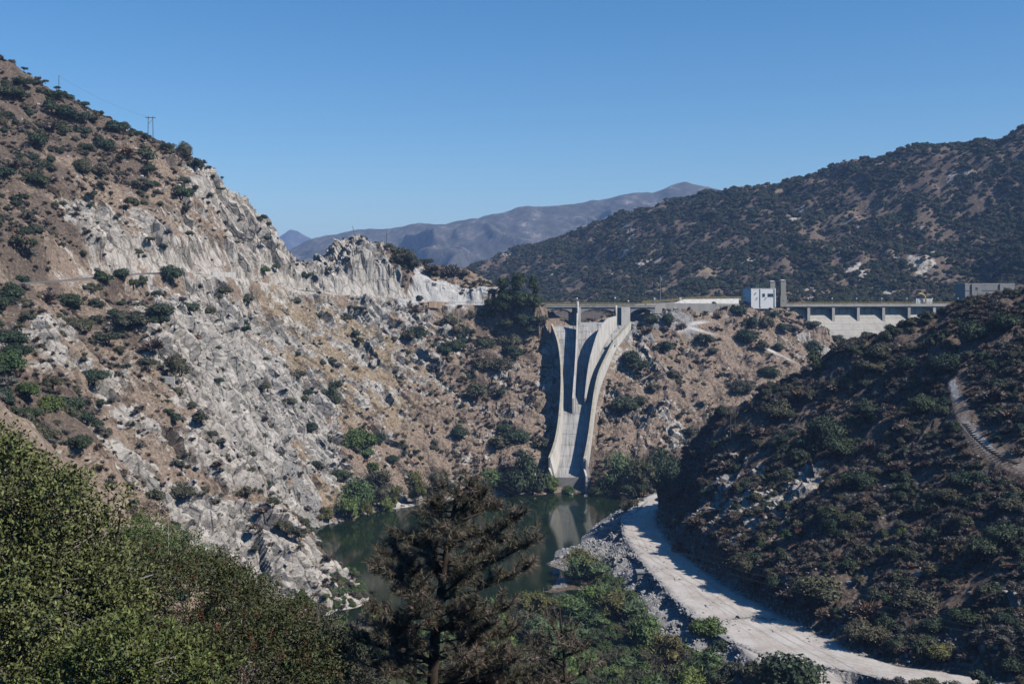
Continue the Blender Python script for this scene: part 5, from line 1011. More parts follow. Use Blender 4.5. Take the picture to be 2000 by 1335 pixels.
G_, D_, O_, Y_, Mi, Gy = 'dark', 'dry', 'olive', 'yellow', 'mid', 'grey'
HAND = [(G_, 47, 127, 12), (D_, 74, 149, 14), (G_, 89, 148, 14), (G_, 43, 150, 38), (G_, 22, 171, 45), (G_, 39, 176, 35), (G_, 112, 169, 14), (G_, 107, 179, 28), (G_, 99, 199, 40), (G_, 129, 209, 45), (G_, 165, 199, 22), (G_, 161, 220, 40), (O_, 180, 224, 30), (G_, 69, 268, 36), (D_, 94, 239, 40),
 (G_, 124, 250, 30), (G_, 161, 250, 32), (G_, 225, 239, 36), (G_, 243, 244, 26), (G_, 262, 257, 24), (G_, 283, 263, 20), (G_, 322, 282, 22), (G_, 360, 297, 20), (G_, 380, 314, 30), (G_, 390, 319, 20), (G_, 165, 280, 28), (G_, 204, 276, 34), (D_, 247, 287, 36), (G_, 285, 298, 40), (G_, 290, 325, 22), (G_, 232, 302, 20),
 (O_, 161, 317, 44), (O_, 195, 325, 36), (O_, 277, 349, 30), (G_, 232, 338, 18), (G_, 71, 343, 44), (D_, 101, 343, 28), (G_, 360, 349, 22), (G_, 354, 370, 34), (G_, 382, 364, 16), (G_, 431, 366, 12), (G_, 415, 343, 13), (G_, 352, 319, 14), (O_, 251, 388, 26), (O_, 200, 355, 18), (G_, 365, 403, 16), (G_, 36, 377, 36), (G_, 11, 332, 40),
 (D_, 20, 313, 40), (O_, 32, 463, 42), (Gy, 52, 490, 36), (Gy, 52, 416, 26), (G_, 292, 467, 18), (G_, 271, 488, 18), (G_, 318, 484, 16), (G_, 462, 472, 11), (O_, 374, 452, 20), (G_, 509, 420, 24), (G_, 526, 433, 16), (G_, 520, 463, 14), (G_, 202, 534, 36), (G_, 240, 534, 34), (G_, 333, 527, 48), (O_, 442, 561, 30), (O_, 485, 579, 27),
 (O_, 427, 576, 16), (G_, 599, 531, 24), (O_, 577, 581, 26), (G_, 132, 576, 56), (D_, 87, 570, 40), (O_, 180, 555, 34), (Gy, 249, 612, 58), (G_, 312, 597, 46), (G_, 312, 618, 34), (G_, 222, 609, 30), (Gy, 135, 624, 56), (O_, 174, 627, 34), (G_, 210, 651, 40), (D_, 300, 660, 50), (O_, 288, 699, 36), (G_, 24, 648, 60), (G_, 33, 672, 60), (Mi, 18, 696, 55),
 (Gy, 9, 735, 40), (Mi, 54, 750, 55), (Mi, 99, 777, 60), (G_, 135, 780, 60), (G_, 159, 807, 44), (O_, 102, 735, 44), (G_, 183, 726, 46), (G_, 156, 852, 48), (Gy, 342, 700, 50), (O_, 352, 712, 40), (G_, 18, 561, 44), (G_, 42, 540, 30), (G_, 6, 591, 36), (D_, 45, 555, 30), (G_, 478, 637, 24), (G_, 364, 594, 34), (G_, 427, 676, 16), (O_, 521, 749, 28), (O_, 564, 777, 28),
 (O_, 442, 704, 14), (O_, 626, 704, 20), (G_, 626, 669, 10), (G_, 581, 689, 14), (O_, 585, 725, 24), (G_, 600, 764, 22), (G_, 645, 770, 55), (G_, 650, 747, 30), (G_, 607, 830, 28), (O_, 392, 807, 32), (O_, 412, 841, 26), (Mi, 690, 852, 50), (G_, 512, 893, 22), (G_, 542, 912, 22), (G_, 549, 891, 12), (G_, 615, 901, 24), (G_, 663, 920, 44), (Mi, 693, 953, 56),
 (O_, 504, 950, 26), (O_, 440, 882, 22), (O_, 356, 950, 46), (O_, 394, 951, 26), (D_, 424, 899, 24), (D_, 510, 987, 34), (Y_, 626, 1006, 26), (O_, 581, 1028, 40), (D_, 498, 1021, 26), (Y_, 672, 988, 36), (G_, 704, 597, 18), (O_, 675, 614, 24), (G_, 692, 646, 22), (G_, 702, 663, 18), (D_, 808, 594, 36), (G_, 815, 636, 48), (O_, 798, 648, 36), (O_, 879, 621, 34),
 (O_, 920, 611, 20), (O_, 889, 638, 24), (G_, 913, 641, 30), (G_, 896, 664, 42), (G_, 872, 681, 26), (Gy, 847, 710, 22), (G_, 1034, 639, 26), (O_, 997, 658, 40), (G_, 1002, 678, 40), (O_, 947, 702, 36), (O_, 980, 705, 50), (O_, 930, 755, 40), (G_, 980, 762, 26), (G_, 947, 661, 40), (G_, 900, 835, 40), (G_, 987, 830, 40), (G_, 1004, 846, 46), (O_, 974, 857, 40),
 (O_, 1056, 857, 32), (G_, 1066, 833, 20), (G_, 741, 853, 34), (Mi, 701, 850, 56), (Mi, 714, 873, 40), (Mi, 729, 907, 34), (G_, 766, 894, 28), (D_, 994, 900, 36), (G_, 1232, 690, 52), (G_, 1250, 701, 40), (G_, 1295, 669, 40), (G_, 1306, 620, 36), (G_, 1269, 615, 34), (D_, 1263, 639, 20), (O_, 1312, 723, 34), (O_, 1278, 748, 30),
 (O_, 1323, 742, 20), (G_, 1222, 780, 54), (O_, 1245, 776, 30), (G_, 1178, 819, 16), (G_, 1374, 656, 36), (G_, 1391, 678, 24), (O_, 1347, 836, 30), (G_, 1391, 592, 22), (O_, 1282, 873, 30), (O_, 1357, 881, 28), (G_, 1444, 600, 40), (G_, 1506, 606, 28), (G_, 1462, 624, 36), (G_, 1456, 648, 50), (O_, 1496, 624, 34), (G_, 1528, 634, 30), (Gy, 1548, 636, 24),
 (G_, 1586, 624, 32), (O_, 1488, 668, 26), (G_, 1522, 674, 22), (G_, 1588, 668, 44), (G_, 1590, 692, 40), (G_, 1502, 716, 44), (O_, 1448, 748, 44), (O_, 1612, 624, 24), (O_, 1640, 660, 30), (G_, 1630, 634, 14), (O_, 1676, 660, 26), (D_, 1470, 672, 18), (D_, 1400, 612, 24), (D_, 1330, 632, 22), (D_, 1360, 700, 20),
 (O_, 1456, 1092, 60), (O_, 1432, 1096, 36), (G_, 1528, 1076, 36), (Mi, 1488, 1058, 22), (Mi, 1536, 1038, 28), (G_, 1620, 990, 46), (G_, 1622, 1020, 40), (Gy, 1676, 1008, 50), (G_, 1676, 928, 60), (O_, 1652, 1040, 30), (Mi, 1762, 1032, 34), (Mi, 1768, 1072, 36), (Gy, 1592, 1132, 80), (G_, 1512, 1136, 46), (D_, 1540, 1144, 50), (D_, 1696, 1172, 70),
 (Gy, 1784, 1156, 70), (O_, 1680, 1220, 60), (G_, 1748, 1252, 44), (O_, 1712, 1232, 50), (G_, 1824, 1204, 70), (G_, 1896, 1188, 60), (Y_, 1840, 1262, 50), (G_, 1984, 1300, 50), (G_, 1884, 928, 50), (G_, 1916, 928, 50), (G_, 1610, 830, 80), (G_, 1580, 850, 60), (G_, 1640, 860, 60), (G_, 1560, 880, 46), (G_, 1690, 790, 60), (G_, 1850, 700, 60), (G_, 1770, 700, 46), (Gy, 1700, 700, 56),
 (G_, 1800, 780, 50), (G_, 1900, 640, 60), (G_, 1960, 620, 56), (O_, 1720, 680, 44), (O_, 1520, 790, 50), (Gy, 1820, 730, 40), (G_, 1920, 1060, 60), (G_, 1960, 1030, 60), (O_, 1850, 960, 46), (D_, 1400, 940, 30), (D_, 1360, 1010, 40), (D_, 1330, 1060, 40), (D_, 1480, 1130, 36), ('red', 1490, 1128, 30), ('red', 1562, 1032, 22), ('red', 1400, 640, 14),
 (D_, 1580, 1172, 44), (D_, 1610, 1190, 40), (D_, 1890, 1270, 40), (D_, 1960, 1260, 36), (D_, 1930, 1190, 40), (D_, 1560, 760, 40), (D_, 1640, 740, 46), (D_, 1480, 830, 40), (D_, 1420, 900, 40), (D_, 1970, 800, 50), (D_, 1940, 760, 46), (D_, 1990, 870, 40), (Gy, 1980, 980, 44), (D_, 1750, 900, 40), (D_, 1700, 860, 40), (D_, 1770, 820, 40), (D_, 1640, 940, 40)]
SPECIAL = [(Mi, 515, 521, 28, "bright green round bush beside the highway below the white rock face, larger of two"), (Mi, 539, 516, 20, "smaller bright green bush beside the highway below the white rock face"),
 (Mi, 1380, 1214, 60, "lone rounded green bush at the left edge of the gravel road"), (G_, 1540, 1302, 130, "big dark green bush in front of the road fork at the bottom"), (G_, 1850, 1332, 64, "dark bush at the bottom edge in front of the roadside"), (O_, 760, 480, 26, "olive bush just right of the knoll summit"), (O_, 785, 494, 46, "widest dark brush clump on the knoll's right shoulder"),
 (O_, 800, 508, 36, "brush clump hanging over the white road cut, left end"), (G_, 830, 506, 22, "small dark shrub on the knoll's sloping right skyline"), (D_, 880, 520, 40, "dry brush patch above the white road cut"), (D_, 845, 515, 34, "dry brush clump on the knoll ridge above the road cut"), (O_, 905, 525, 26, "olive brush at the right end of the knoll skyline"), (G_, 820, 582, 14, "little conical evergreen beside the highway under the road cut")]
for k, px, py, D in HAND: place(k, px, py, D)
for k, px, py, D, l in SPECIAL: place(k, px, py, D, label=l)
# skyline tree on the left mountain
def tree(name, px, py_top, D, Hpx, label, kind, cat="tree", group=None, foot=None, sz=1.0):
    P = None; k = 0
    while P is None and k < 80: P = hit(px, (foot or py_top + Hpx) + k); k += 2
    if P is None: return
    R = D * P[1] / FPX / 2 * 1.3; H = Hpx * P[1] / FPX * 1.1; e = empty(name, (P[0], P[1], P[2] - 0.3), random.uniform(0, 6.28)); c_, t_ = random.choice(WIL.get(kind) or BIG[kind]); zt_ = 1.65 if kind in WIL else 1.15
    e.scale = (R, R, H / zt_); link_mesh("crown", c_, e); link_mesh("trunk", t_, e); tag(e, label, cat, group)
tree("skyline_tree", 360, 272, 26, 30, "small round tree standing alone on the left mountain skyline", 'olive')
TREES = [(1033, 878, 80, 86, 'dark', "largest dark green tree at the pond's edge left of the spillway foot"), (987, 915, 48, 50, 'wdark', "green tree on the shore, second left of the spillway"), (957, 912, 46, 46, 'willow', "bushy green tree on the far shore, third left of the spillway"), (930, 930, 34, 34, 'dark', "low dark tree on the far shore behind the pine top"),
 (1078, 922, 36, 40, 'willow', "leafy bush against the left wall foot of the spillway"), (1110, 945, 26, 22, 'mid', "green creeping bush under the spillway's end sill"), (1207, 882, 78, 80, 'willow', "pale green willow right of the spillway foot"), (1252, 890, 64, 80, 'wolive', "grey green willow behind the pond right of the spillway"), (1293, 868, 64, 80, 'dark', "dark tree at the foot of the near slope by the pond"),
 (1312, 890, 60, 80, 'dark', "dark tree where the road disappears round the near slope"), (1177, 930, 46, 40, 'dark', "dark bush overhanging the pond right of the end sill"), (1240, 935, 60, 40, 'wdark', "dark low willow overhanging the pond's far right corner"), (741, 915, 62, 76, 'wolive', "grey leafless looking willow on the left shore"), (815, 915, 42, 72, 'wyellow', "tall yellowing willow on the left shore"),
 (856, 915, 46, 56, 'wolive', "grey green willow on the far shore left of the pine top"), (771, 945, 30, 44, 'wyellow', "small yellow green willow at the left shore"), (755, 968, 34, 36, 'willow', "round reedy bush on the left shore stones"), (714, 972, 34, 44, 'wyellow', "reedy yellow bush on the left shore"), (680, 968, 50, 52, 'willow', "bright willow near the stony left shore"), (640, 985, 30, 34, 'wyellow', "pale reeds at the foot of the bright cliff"), (693, 925, 60, 66, 'mid', "spreading green tree at the foot of the golden slope")]
for px, pt, D, H, k, l in TREES: tree("shore_tree", px, pt, D, H, l, k, group="trees around the pond")

# ------------------------------------------------------------------ conifers by the bridge
M['leaf_pine'] = foliage_material("pine_green", [(0.040, 0.062, 0.020), (0.030, 0.050, 0.022), (0.050, 0.070, 0.022)], spread=0.45)
def mk_conifer(seed, mat):
    r = np.random.default_rng(seed); pm = PM(); L_ = []
    for i in range(17): z = r.uniform(0.25, 1.0); d = (1.05 - z) * 0.62 * math.sqrt(r.uniform(0.15, 1)) + 0.05; a = r.uniform(0, 6.28); L_.append((d * math.cos(a), d * math.sin(a), z * 1.9, r.uniform(0.2, 0.34)))
    crown(pm, r, L_, 2600, 0.065, 0.022, 0, core=0.72, up=0.6)
    b = MB(); b.tube([(0, 0, -0.2), (0.03, 0, 0.8), (-0.02, 0.02, 1.9)], [0.09, 0.07, 0.02], 7)
    for i in range(8): a = r.uniform(0, 6.28); z = r.uniform(0.5, 1.6); b.tube([(0, 0, z), (0.35 * math.cos(a), 0.35 * math.sin(a), z + 0.15)], [0.03, 0.01], 4)
    return pm.mesh("crown", [mat]), b.mesh("trunk", M['bark'])
CON = [mk_conifer(800 + i, M['leaf_pine']) for i in range(3)]
for i, (px, pt, D, foot, l) in enumerate(((984, 552, 52, 624, "broad dark pine left of centre in the clump by the bridge"), (1014, 541, 54, 626, "tallest pine of the clump left of the spillway bridge"), (1043, 553, 40, 626, "pine at the bridge end of the clump"), (962, 574, 38, 622, "lowest pine at the highway side of the clump"), (1000, 570, 50, 628, "dense pine in the middle front of the clump"))):
    P = None; k = 0
    while P is None: P = hit(px, foot + k); k += 2
    R = D * P[1] / FPX / 2 * 1.5; H = (foot + 6 - pt) * P[1] / FPX; e = empty("pine_tree", (P[0], P[1], P[2] - 0.4), i * 1.7); e.scale = (R, R, H / 2.1); c_, t_ = CON[i % 3]; link_mesh("crown", c_, e); link_mesh("trunk", t_, e); tag(e, l, "pine tree", "pines by the bridge")
for px, py, D, l in ((948, 612, 36, "dark shrub skirt under the lowest pine"), (985, 622, 44, "dark shrub under the broad pine"), (1020, 624, 44, "dark shrub under the tallest pine"), (1050, 622, 30, "dark shrub between pines and spillway bridge")): place('dark', px, py, D, label=l)
hp = PM(); r = np.random.default_rng(5); hl = []
ha, hb = Vector(at(489, 563, 472)), Vector(at(612, 571, 514))
for k in range(34): q = ha.lerp(hb, k / 33.0) - ha; hl.append((q.x, q.y, q.z + r.uniform(-.2, .3), r.uniform(0.45, 0.8)))
crown(hp, r, hl, 2200, 0.22, 0.14); hd = link_mesh("roadside_hedge", hp.mesh("roadside_hedge", [M['leaf_dark']])); hd.location = ha; tag(hd, "dark low hedge line along the outer edge of the highway", "hedge")

# ------------------------------------------------------------------ thicket of willows in front of the pond
TH = []
rr = random.Random(3)
rows = [(1090, 1300, 1155, 6), (1120, 1010, 1300, 9), (1160, 1000, 1300, 9), (1200, 1010, 1330, 9), (1245, 1010, 1290, 8), (1290, 1060, 1400, 9), (1335, 1080, 1400, 9), (1380, 1100, 1420, 8)]
thick = [(1135, 1105, 60, 'wyellow'), (1165, 1120, 56, 'willow'), (1190, 1130, 60, 'wolive')]
for y, x0, x1, n in rows[1:]:
    for k in range(n): thick.append((x0 + (x1 - x0) * (k + rr.uniform(0.15, 0.85)) / n, y + rr.uniform(-12, 12), rr.uniform(46, 74), rr.choice(['willow', 'willow', 'willow', 'wyellow', 'wolive', 'wdark'])))
for x, y, d in ((690, 1215, 60), (735, 1205, 50), (660, 1240, 66), (700, 1270, 70), (640, 1290, 70), (760, 1250, 60), (800, 1240, 60), (860, 1250, 60), (920, 1240, 60), (970, 1200, 54), (980, 1260, 60), (900, 1310, 70), (830, 1310, 70), (760, 1320, 70), (1010, 1130, 40), (1050, 1150, 44)): thick.append((x, y, d, rr.choice(['willow', 'wolive', 'wyellow'])))
for px, py, D, kind in thick:
    P = hit(px, py + 14)
    if P is None or P[2] > 9: continue
    if P[2] < 0.3 or px > 1150 + (py - 1090) * 0.95 and px < 1420 and py < 1290: continue
    rdd, _, rdw = poly_dist(np.array([P[0]]), np.array([P[1]]), ROAD); fdd, _, fdw = poly_dist(np.array([P[0]]), np.array([P[1]]), FORK)
    if rdd[0] < rdw[0] + 8.5 or fdd[0] < fdw[0] + 7: continue
    R = D * P[1] / FPX / 2 * 1.4; c_, t_ = rr.choice(WIL[kind]); e = empty("willow", (P[0], P[1], P[2] - 0.2), rr.uniform(0, 6.28)); e.scale = (R, R, R * rr.uniform(0.6, 0.9)); link_mesh("crown", c_, e); link_mesh("trunk", t_, e)
    lab = landmark_label("%s willow in the thicket" % WORD[kind], px, py)
    if lab in USED: lab = landmark_label("%s %s willow in the thicket" % ("broad" if D > 60 else "slender", WORD[kind]), px, py)
    USED[lab] = 1; tag(e, lab, "willow bush", "willow thicket at the pond's near end")

# ------------------------------------------------------------------ boulders
BOULD = [(1075, 1098, 10, "pale boulder at the tip of the gravel point in the pond"), (1092, 1085, 16, "largest pale rock on the gravel point"), (1110, 1080, 12, "pale rock on the crest of the gravel point"), (1085, 1120, 20, "flat white rock at the waterline below the gravel point"), (1275, 1229, 9, "single white boulder in the brush left of the lone bush"), (1420, 1052, 9, "white block on the dark scree above the road"),
 (985, 970, 8, "white rock at the far shore left of the spillway"), (1117, 972, 8, "grey rock at the waterline under the end sill"), (1145, 972, 14, "grey rock pile stone right of the end sill"), (620, 1036, 10, "white stone on the left shore corner"), (655, 1028, 10, "flat white stone in shallow water at the left shore"), (788, 985, 10, "white stone on the shore below the yellow willow"), (1212, 1052, 9, "dark grey block at the road shoulder above the gravel bank"),
 (1275, 1262, 6, "small pale stone in the brown brush left of the road"), (1300, 1225, 14, "grey rubble stone by the lone bush"), (1215, 1165, 14, "grey stone under the culvert bank"), (1476, 985, 13, "tall pale outcrop block on the near slope"), (1500, 990, 17, "largest pale outcrop block on the near slope"), (1495, 1008, 11, "lower pale outcrop block on the near slope"), (1452, 965, 11, "brownish outcrop block left of the pale outcrop")]
first_stone = []
for i, (px, py, D, l) in enumerate(BOULD):
    P = hit(px, py + D * 0.3)
    if P is None: continue
    R = D * P[1] / FPX / 2 * 1.3; o = link_mesh("boulder", STONE[i % 5]); o.location = (P[0], P[1], max(P[2], 0.0) + R * 0.15); o.rotation_euler = (rr.uniform(-.3, .3), rr.uniform(-.3, .3), rr.uniform(0, 6.28)); o.scale = (R, R * (0.8 if D < 30 else 1), R * (1.0 if D < 18 else 1.5)); tag(o, l, "rock", "loose rocks and boulders"); first_stone.append(o)
first_tuft = []
for i, (px, py, l) in enumerate(((560, 640, "golden grass tuft on the slope under the hedge line"), (640, 700, "golden grass tuft above the green shrub on the golden slope"), (690, 680, "golden grass tuft beside the grey slabs under the knoll"))):
    P = hit(px, py); o = link_mesh("grass_tuft", TUFT[i]); o.location = P; o.scale = (0.9,) * 3; tag(o, l, "grass tuft", "golden grass tufts"); first_tuft.append(o)

# ------------------------------------------------------------------ uncountable cover, instanced on the slopes
def proto(me): return next((o for o in bpy.data.objects if o.data == me), None) or next(o for o in bpy.data.objects if o.type == 'MESH' and o.name.startswith('shrub') and o.data.materials[0] == me.materials[0])
def scatter(name, P, scl, protos, label, seed=0, flat=False):
    r = np.random.default_rng(seed); n = len(P); me = bpy.data.meshes.new(name); me.vertices.add(n); me.vertices.foreach_set("co", np.ascontiguousarray(P, np.float32).ravel())
    rot = np.stack([r.uniform(-.2, .2, n), r.uniform(-.2, .2, n), r.uniform(0, 6.28, n)], 1)
    for nm, ty, dat, key in (("rot", 'FLOAT_VECTOR', rot, "vector"), ("scl", 'FLOAT_VECTOR', np.stack([scl, scl, scl * r.uniform(.75, 1.15, n)], 1), "vector"), ("pick", 'INT', r.integers(0, len(protos), n), "value")):
        a = me.attributes.new(nm, ty, 'POINT'); a.data.foreach_set(key, np.ascontiguousarray(dat, np.int32 if ty == 'INT' else np.float32).ravel())
    me.update(); o = link_mesh(name, me); tag(o, label, kind="stuff")
    ng = bpy.data.node_groups.new(name + "_cover", 'GeometryNodeTree'); ng.interface.new_socket("Geometry", in_out='INPUT', socket_type='NodeSocketGeometry'); ng.interface.new_socket("Geometry", in_out='OUTPUT', socket_type='NodeSocketGeometry')
    gi = ng.nodes.new("NodeGroupInput"); go = ng.nodes.new("NodeGroupOutput"); iop = ng.nodes.new("GeometryNodeInstanceOnPoints"); jn = ng.nodes.new("GeometryNodeJoinGeometry")
    for p_ in protos:
        oi = ng.nodes.new("GeometryNodeObjectInfo"); oi.transform_space = 'ORIGINAL'; oi.inputs["Object"].default_value = p_; oi.inputs["As Instance"].default_value = True; ng.links.new(oi.outputs["Geometry"], jn.inputs[0])
    def na(nm, ty): a = ng.nodes.new("GeometryNodeInputNamedAttribute"); a.data_type = ty; a.inputs["Name"].default_value = nm; return a.outputs["Attribute"]
    ng.links.new(gi.outputs[0], iop.inputs["Points"]); ng.links.new(jn.outputs[0], iop.inputs["Instance"]); iop.inputs["Pick Instance"].default_value = True
    ng.links.new(na("pick", 'INT'), iop.inputs["Instance Index"]); ng.links.new(na("rot", 'FLOAT_VECTOR'), iop.inputs["Rotation"]); ng.links.new(na("scl", 'FLOAT_VECTOR'), iop.inputs["Scale"]); ng.links.new(iop.outputs[0], go.inputs[0])
    md = o.modifiers.new("cover", 'NODES'); md.node_group = ng; return o
VZ = VV.reshape(len(GY), len(GX), 3)
def surf(x, y):                          # point on the displaced surface nearest the grid node
    i = np.clip(np.searchsorted(GX, x), 0, len(GX) - 1); j = np.clip(np.searchsorted(GY, y), 0, len(GY) - 1); return VZ[j, i]
def pick(n, x0, x1, y0, y1, dens, seed):
    r = np.random.default_rng(seed); x = r.uniform(x0, x1, n); y = r.uniform(y0, y1, n); i = np.clip(np.searchsorted(GX, x), 0, len(GX) - 1); j = np.clip(np.searchsorted(GY, y), 0, len(GY) - 1); k = j * len(GX) + i
    d = dens(x, y, k); ok = r.uniform(0, 1, n) < d; return VV[k[ok]], k[ok], r
open_ = calm * sstep(0.8, 2.5, zb)
S_dark = [proto(m_) for m_ in VARI['dark'][:2]]; S_ol = [proto(m_) for m_ in VARI['olive'][:2]]; S_dry = [proto(m_) for m_ in VARI['dry'][:3]]; S_gry = [proto(m_) for m_ in VARI['grey'][:2]]
clump = fbm(fx / 13, fy / 13, 3, 201); clump2 = fbm(fx / 9 + 50, fy / 9, 3, 203)
# near dark slope
near_r = lambda x, y, k: (x > 40) * (y < 430) * open_[k]
P, k, r = pick(60000, 35, 190, 190, 420, lambda x, y, k: near_r(x, y, k) * 0.5 * sstep(-0.35, 0.25, clump[k]), 1); scatter("brush_cover", P, 0.55 + 1.5 * r.uniform(0, 1, len(P)) ** 1.6 , S_dry + S_gry, "dry brown and grey brush covering the near dark slope", 1)
P, k, r = pick(20000, 35, 190, 190, 420, lambda x, y, k: near_r(x, y, k) * 0.5 * sstep(-0.15, 0.4, clump2[k]), 2); scatter("brush_cover", P, 0.7 + 2.2 * r.uniform(0, 1, len(P)) ** 1.8, S_dark + S_ol, "dark green chaparral filling the near dark slope between the larger shrubs", 2)
# left mountain, gully and spur
lf = lambda x, y, k: (x < -20) * open_[k] * np.clip(dark[k] * 1.8 + 0.2 - rock[k] * 0.08, 0, 1) * (1 - white[k])
P, k, r = pick(60000, -215, -20, 205, 600, lambda x, y, k: lf(x, y, k) * 0.6 * sstep(-0.3, 0.4, clump[k]), 3); scatter("brush_cover", P, 0.4 + 1.5 * r.uniform(0, 1, len(P)) ** 1.8, S_dry + S_gry, "dry grey brown brush over the left mountain and gully", 3)
P, k, r = pick(28000, -215, -20, 205, 600, lambda x, y, k: lf(x, y, k) * 0.6 * sstep(0.0, 0.4, clump2[k]), 4); scatter("brush_cover", P, 0.5 + 2.2 * r.uniform(0, 1, len(P)) ** 2, S_dark + S_ol, "small dark green shrubs filling in over the left mountain", 4)
# abutment hill and centre slope
ab = lambda x, y, k: (x > -25) * (y > 455) * open_[k] * np.clip(0.25 + dark[k], 0, 1) * (1 - inside[k])
P, k, r = pick(40000, -25, 190, 455, 640, lambda x, y, k: ab(x, y, k) * 0.8 * sstep(-0.3, 0.4, clump[k]), 5); scatter("brush_cover", P, 0.35 + 1.5 * r.uniform(0, 1, len(P)) ** 2.2, S_dry + S_gry + S_ol[:1] + S_dark[:1], "low brown and olive brush dotted over the slopes beside the spillway", 5)
# golden tufts
tf_ = lambda x, y, k: open_[k] * np.clip(grass[k] * 0.9 + 0.12, 0, 1) * (1 - white[k]) * (1 - 0.8 * dark[k]) * ((x < 20) | (y > 440))
P, k, r = pick(300000, -190, 170, 215, 640, lambda x, y, k: tf_(x, y, k) * 0.9 * sstep(-0.5, 0.3, clump2[k]), 6); scatter("dry_grass", P, r.uniform(0.25, 0.75, len(P)), first_tuft, "golden dry grass tufts over the sunlit slopes", 6)
# rubble
rd_d, _, rd_w = poly_dist(fx, fy, ROAD); fk_d, _, fk_w = poly_dist(fx, fy, FORK)
rub = np.clip(np.exp(-np.clip(np.minimum(rd_d - rd_w, fk_d - fk_w), 0, 50) / 5.0) * (rd_d > rd_w * 0.92) * 0.8 * (fk_d > fk_w) + scree * 0.5, 0, 1) * (zb > 0.2)
P, k, r = pick(420000, -85, 130, 195, 420, lambda x, y, k: rub[k] * 0.9 * sstep(-0.4, 0.5, clump2[k]), 7); scatter("rubble", P, 0.16 + r.uniform(0, 1, len(P)) ** 2.2 * 0.8, first_stone[:5], "grey broken rubble along the road banks and shore", 7)
P, k, r = pick(40000, -190, 120, 215, 600, lambda x, y, k: rock[k] * open_[k] * 0.4, 8); scatter("rubble", P, 0.25 + r.uniform(0, 1, len(P)) ** 3 * 1.3, first_stone[:5], "loose blocks resting on the rocky slopes", 8)
# thicket understory
th_ = lambda x, y, k: (zb[k] > 0.4) * (zb[k] < 7) * (y < 318) * (rd_d[k] > rd_w[k] + 7) * (fk_d[k] > fk_w[k] + 6) * (y > 205) * (x < 45)
P, k, r = pick(12000, -60, 50, 205, 320, lambda x, y, k: th_(x, y, k) * 0.75, 9); scatter("undergrowth", P, r.uniform(0.7, 2.0, len(P)), [proto(m_) for m_ in VARI['mid'][:2]] + S_ol[:1] + S_dry[:1], "mixed low undergrowth between the willows", 9)
# far ridge
r = np.random.default_rng(12); n = 170000; x = r.uniform(-120, 640, n); y = r.uniform(760, 1640, n); z = hgt2(x, y); gyy = (hgt2(x, y + 6) - hgt2(x, y - 6)) / 12; den = sstep(64, 72, z) * (gyy > -0.05); px_ = CX + x * FPX / y; den = den * (px_ > 840) * (px_ < 2080)
cl = fbm(x / 38, y / 38, 4, 301); deep = sstep(1860, 1990, px_) * (y < 980)
ok = r.uniform(0, 1, n) < den * (0.13 + 0.68 * sstep(-0.45, 0.35, cl) + 0.3 * deep); P = np.stack([x, y, z], 1)[ok]; sc_ = r.uniform(1.0, 1.0, len(P)) * (1.3 + 3.0 * r.uniform(0, 1, len(P)) ** 1.7)
sp = r.uniform(0, 1, len(P)); m1 = sp < 0.62
scatter("ridge_chaparral", P[m1], sc_[m1], S_dark + S_ol[:1], "dark green chaparral dotting the far ridge", 13); scatter("ridge_chaparral", P[~m1], sc_[~m1] * 0.75, S_dry + S_gry, "brown and grey brush between the far ridge shrubs", 14)

# ------------------------------------------------------------------ foreground bushes
M['leaf_fg'] = foliage_material("laurel_leaf", [(0.105, 0.118, 0.042), (0.105, 0.118, 0.042)], spread=0.55)
M['leaf_fg2'] = foliage_material("sumac_leaf", [(0.066, 0.078, 0.030), (0.070, 0.082, 0.032)], tips=((0.10, 0.055, 0.028), 0.94), spread=0.4)
M['leaf_fg3'] = foliage_material("young_leaf", [(0.105, 0.125, 0.034), (0.10, 0.12, 0.04)], spread=0.4)
M['panicle'] = foliage_material("seed_head", [(0.15, 0.055, 0.028), (0.12, 0.05, 0.03)], spread=0.35)
def leaf_blades(Cc, Dd, Nn, ln, wd):
    """folded leaves: two quads sharing the midrib"""
    n = len(Cc); S_ = np.cross(Dd, Nn); L_ = ln[:, None]; W_ = wd[:, None]; a = Cc; m1 = Cc + Dd * L_ * 0.5; t = Cc + Dd * L_
    V = np.stack([a, m1 + S_ * W_ + Nn * W_ * 0.35, t, m1, m1 - S_ * W_ + Nn * W_ * 0.35], 1).reshape(-1, 3); b0 = np.arange(n) * 5
    F_ = np.concatenate([np.stack([b0, b0 + 1, b0 + 2, b0 + 3], 1), np.stack([b0, b0 + 3, b0 + 2, b0 + 4], 1)]); return V, F_
